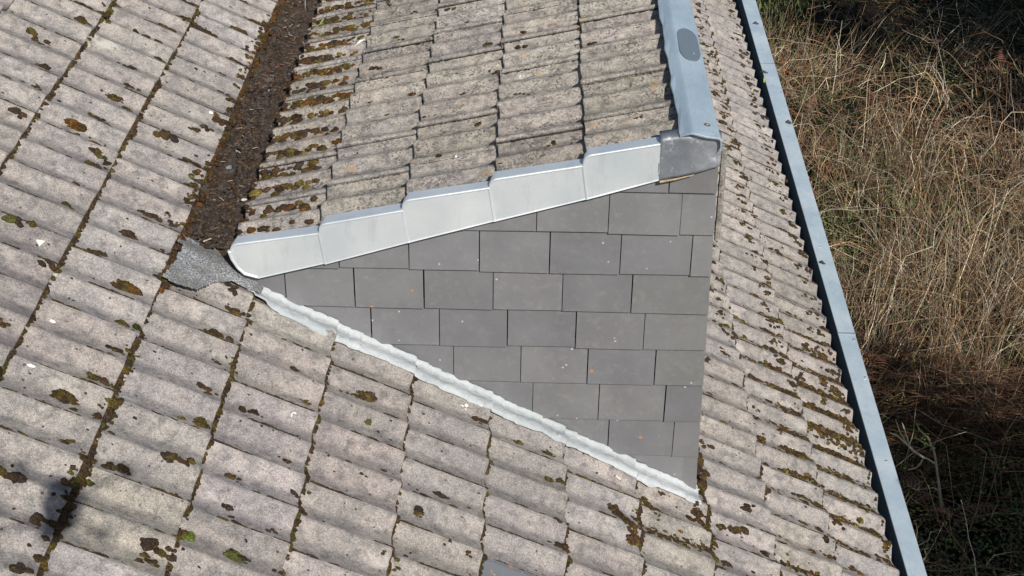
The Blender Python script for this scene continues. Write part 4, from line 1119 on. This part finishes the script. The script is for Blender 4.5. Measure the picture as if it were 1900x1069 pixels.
# bracken: rust-brown fronds in spots
def fronds(spots):
    Vs, Fs, Cs = [], [], []; b = 0
    for (x, y, n, sp_) in spots:
        q = on_z(x, y, GZ0)
        for _ in range(n):
            c = np.array([q[0] + rng.normal(0, sp_), q[1] + rng.normal(0, sp_), 0]); 
            if c[0] < 2: continue
            c[2] = float(ground_h(c[0], c[1])) + rng.uniform(.05, .35); a = rng.uniform(0, 6.28); L = rng.uniform(.12, .30); col = np.array([.15, .070, .038]) * rng.uniform(.5, 1.5)
            d = np.array([math.cos(a), math.sin(a), rng.uniform(-.2, .5)]); e = np.cross(d, (0, 0, 1)); e /= np.linalg.norm(e)
            for k in range(9):
                t = k / 9; p = c + d * L * t - np.array([0, 0, .25 * L * t * t]); wl_ = L * .38 * (1 - t)
                for sg in (-1, 1):
                    tip = p + e * sg * wl_ + d * wl_ * .4 - np.array([0, 0, rng.uniform(0, .3) * wl_]); 
                    V4 = [p, p + d * L * .07, tip]; Vs.append(V4); Fs.append([b, b + 1, b + 2]); b += 3; Cs += [col] * 3
    return np.array(Vs).reshape(-1, 3), np.array(Fs), np.array(Cs)
V3, Fc, Cc = fronds([(1500, 290, 30, .45), (1870, 150, 34, .4), (1660, 690, 14, .25), (1730, 955, 16, .22), (1780, 330, 8, .5), (1620, 380, 10, .6)])
mesh('bracken', V3, Fc, M_LEAF, False, tint=Cc, label='patches of rust-brown dead bracken fronds among the canes', cat='bracken', kind='stuff')
# green undergrowth: grass blades and small leaves
def green(n, seed, bias, col, size, tall):
    b = garden_pts(n); m = .38 + 1.6 * clumpy(b, 1.0, seed) + bias(b); b = b[rng.random(len(b)) < np.clip(m, .02, 1)]; n = len(b)
    a = rng.uniform(0, 6.28, n); up = rng.uniform(.2, 1, n) * tall; L = rng.uniform(.5, 1, n) * size
    d = np.stack([np.cos(a), np.sin(a), up], -1); d /= np.linalg.norm(d, axis=1, keepdims=True); e = np.cross(d, [0, 0, 1.]); e /= np.linalg.norm(e, axis=1, keepdims=True) + 1e-9
    wd = (L * (.07 if tall > 1 else .38))[:, None]; b = b + np.array([0, 0, 1.]) * (rng.uniform(0, .06 if tall > 1 else .22, n))[:, None]
    V = np.stack([b, b + d * L[:, None] * .5 + e * wd, b + d * L[:, None], b + d * L[:, None] * .5 - e * wd], 1).reshape(-1, 3)
    F = np.arange(n * 4).reshape(n, 4); C = np.repeat(np.asarray(col)[None] * rng.normal(1, .3, (n, 1)).clip(.3, 1.9), 4, axis=0)
    return V, F, C
merge('green_undergrowth', [green(40000, 61, lambda b: -.25 * (b[:, 1] > 11.5) - .2 * (b[:, 1] < 3.8), (.10, .125, .040), .12, 2.5), green(26000, 62, lambda b: -.1 * (b[:, 1] > 11.5), (.07, .10, .03), .034, .6),
                            green(12000, 63, lambda b: 0 * b[:, 0], (.16, .22, .04), .030, .6)], M_LEAF, label='low green grass and leaves growing beneath the dry canes', cat='undergrowth', kind='stuff')
merge('leaf_litter', [green(22000, 64, lambda b: .3 + 0 * b[:, 0], (.065, .040, .024), .034, .3), green(3000, 65, lambda b: .3 + 0 * b[:, 0], (.26, .19, .12), .030, .3)], M_LEAF, label='brown dead leaves lying on the garden soil', cat='leaf litter', kind='stuff')

# young budding shrub, lit, against the dark
def shrub_pt(x, y, z): return on_plane(x, y, (0, 1, 0), SH_Y) if False else on_z(x, y, z)
base_s = np.array([3.02, 4.05, 0.]); base_s = on_z(1745, 930, GZ0 + .1)
Ysh = base_s[1]
def shp(x, y, dy=0): return on_y(x, y, Ysh + dy)
st = MB()
st.tube([shp(1748, 950), shp(1742, 900), shp(1737, 860), shp(1733, 838), shp(1722, 812), shp(1708, 800), shp(1700, 785)], [.011, .009, .008, .007, .006, .005, .003], 6, t=(.45, .38, .27))
st.tube([shp(1715, 850), shp(1695, 836, -.05), shp(1680, 822, -.08), shp(1664, 808, -.1), shp(1651, 803, -.1)], [.007, .007, .006, .005, .003], 6, t=(.60, .50, .38))
st.tube([shp(1690, 832, -.05), shp(1684, 815, -.05), shp(1676, 790, -.02), shp(1674, 785)], [.005, .005, .004, .002], 6, t=(.55, .46, .35))
st.tube([shp(1682, 823, -.08), shp(1669, 800, -.05), shp(1662, 779, -.05)], [.005, .004, .002], 6, t=(.55, .46, .35))
st.tube([shp(1737, 862), shp(1722, 852), shp(1706, 845), shp(1690, 836)], [.007, .006, .005, .003], 6, t=(.5, .42, .32))
st.tube([shp(1684, 872), shp(1700, 868), shp(1708, 860), shp(1712, 852)], [.003, .005, .005, .003], 6, t=(.5, .42, .32))
st.tube([shp(1735, 832), shp(1715, 822), shp(1697, 812)], [.005, .004, .002], 6, t=(.45, .42, .25))
shrub = st.build('sapling', M_TWIG, label='young branching shrub with pale bare twigs and fresh buds beside the lower gutter', cat='shrub')
lf = MB()
for (x, y) in ((1700, 785), (1703, 793), (1709, 800), (1716, 806), (1699, 812), (1706, 816), (1714, 820), (1722, 824), (1730, 830), (1720, 812), (1712, 812), (1727, 820)):
    for q in range(3):
        c_ = shp(x + rng.uniform(-3, 3), y + rng.uniform(-3, 3), rng.uniform(-.03, .03)); d = rng.normal(0, 1, 3); d /= np.linalg.norm(d); e_ = np.cross(d, (0, 0, 1)); e_ /= np.linalg.norm(e_)
        lf.add([c_, c_ + d * .010 + e_ * .006, c_ + d * .022, c_ + d * .010 - e_ * .006], [(0, 1, 2, 3)], (.30, .36, .09))
lf.build('bud_foliage', M_LEAF, parent=shrub)

# trees outside the frame whose shade lies over the garden
def shade_tree(name, x, y, h, rad, zc0, label, seed, nleaf=9000):
    rg = np.random.default_rng(seed); t = empty(name, (x, y, GZ0), label=label, cat='tree')
    mb = MB(); 
    def P_(a): return np.array(a, float) - np.array([x, y, GZ0])
    mb.tube([(0, 0, -.1), (.03, 0, h * .3), (-.02, .03, h * .6), (0, 0, h * .95)], [.16, .13, .08, .03], 10)
    for q in range(14):
        z = h * rg.uniform(.25, .85); a = rg.uniform(0, 6.28); L = rad * rg.uniform(.5, .9) 
        mb.tube([(0, 0, z), (math.cos(a) * L * .5, math.sin(a) * L * .5, z + .15), (math.cos(a) * L, math.sin(a) * L, z + .35)], [.05, .03, .01], 6)
    mb.build('trunk', M_BARK, parent=t)
    n = nleaf; nc = 60; cc_ = rg.normal(0, 1, (nc, 3)); cc_ /= np.linalg.norm(cc_, axis=1, keepdims=True); cc_ *= rg.random((nc, 1)) ** .4
    hz = h - zc0; cen = cc_ * [rad, rad, hz / 2] + [0, 0, zc0 + hz / 2]
    c = cen[rg.integers(0, nc, n)] + rg.normal(0, .28, (n, 3)); d = rg.normal(0, 1, (n, 3)); d /= np.linalg.norm(d, axis=1, keepdims=True); e = np.cross(d, rg.normal(0, 1, (n, 3))); e /= np.linalg.norm(e, axis=1, keepdims=True)
    L = rg.uniform(.08, .16, (n, 1)); V = np.stack([c, c + d * L * .5 + e * L * .4, c + d * L, c + d * L * .5 - e * L * .4], 1).reshape(-1, 3)
    mesh('crown', V, np.arange(n * 4).reshape(n, 4), M_LEAF, False, tint=np.repeat(np.array([[.04, .07, .025]]) * rg.uniform(.6, 1.4, (n, 1)), 4, axis=0), parent=t)
shade_tree('evergreen_tree', 5.6, -1.4, 6.3, 1.9, .6, 'dark evergreen tree standing out of frame whose shade covers the lower right of the garden', 1, 14000)
shade_tree('evergreen_tree', 8.1, 7.6, 8.0, 2.8, .6, 'second dark evergreen tree out of frame whose shade covers the top of the garden', 2, 26000)

# drone whose shadow falls on the lower-left tiles
dr = empty('drone', tuple(CAM - RM[2] * .14 + RM[0] * .050 - RM[1] * .02 + np.array([0, .02, 0])), label='small grey four-rotor drone above the roof, throwing the dark shadow at the lower left', cat='drone')
mb = MB(); mb.box((-.040, -.056, -.05), (.040, .056, .05)); mb.box((-.03, -.12, -.02), (.03, -.10, .02)); body = mb.build('body', M_PLAST, parent=dr)
m_ = body.modifiers.new('b', 'BEVEL'); m_.width = .014; m_.segments = 3
for sx in (-1, 1):
    for sy in (-1, 1):
        mb = MB(); mb.tube([(sx * .04, sy * .07, 0), (sx * .15, sy * .13, .01)], .006, 8); arm = mb.build('arm', M_PLAST, parent=dr)
        mb = MB(); mb.tube([(sx * .15, sy * .13, -.005), (sx * .15, sy * .13, .035)], .011, 10); mb.build('motor', M_PLAST, parent=arm)
        mb = MB(); mb.box((sx * .15 - .06, sy * .13 - .006, .036), (sx * .15 + .06, sy * .13 + .006, .038)); mb.build('propeller', M_PLAST, parent=arm)
print('tiles', len(tiles), 'faces', sum(len(o.data.polygons) for o in bpy.data.objects if o.type == 'MESH'))
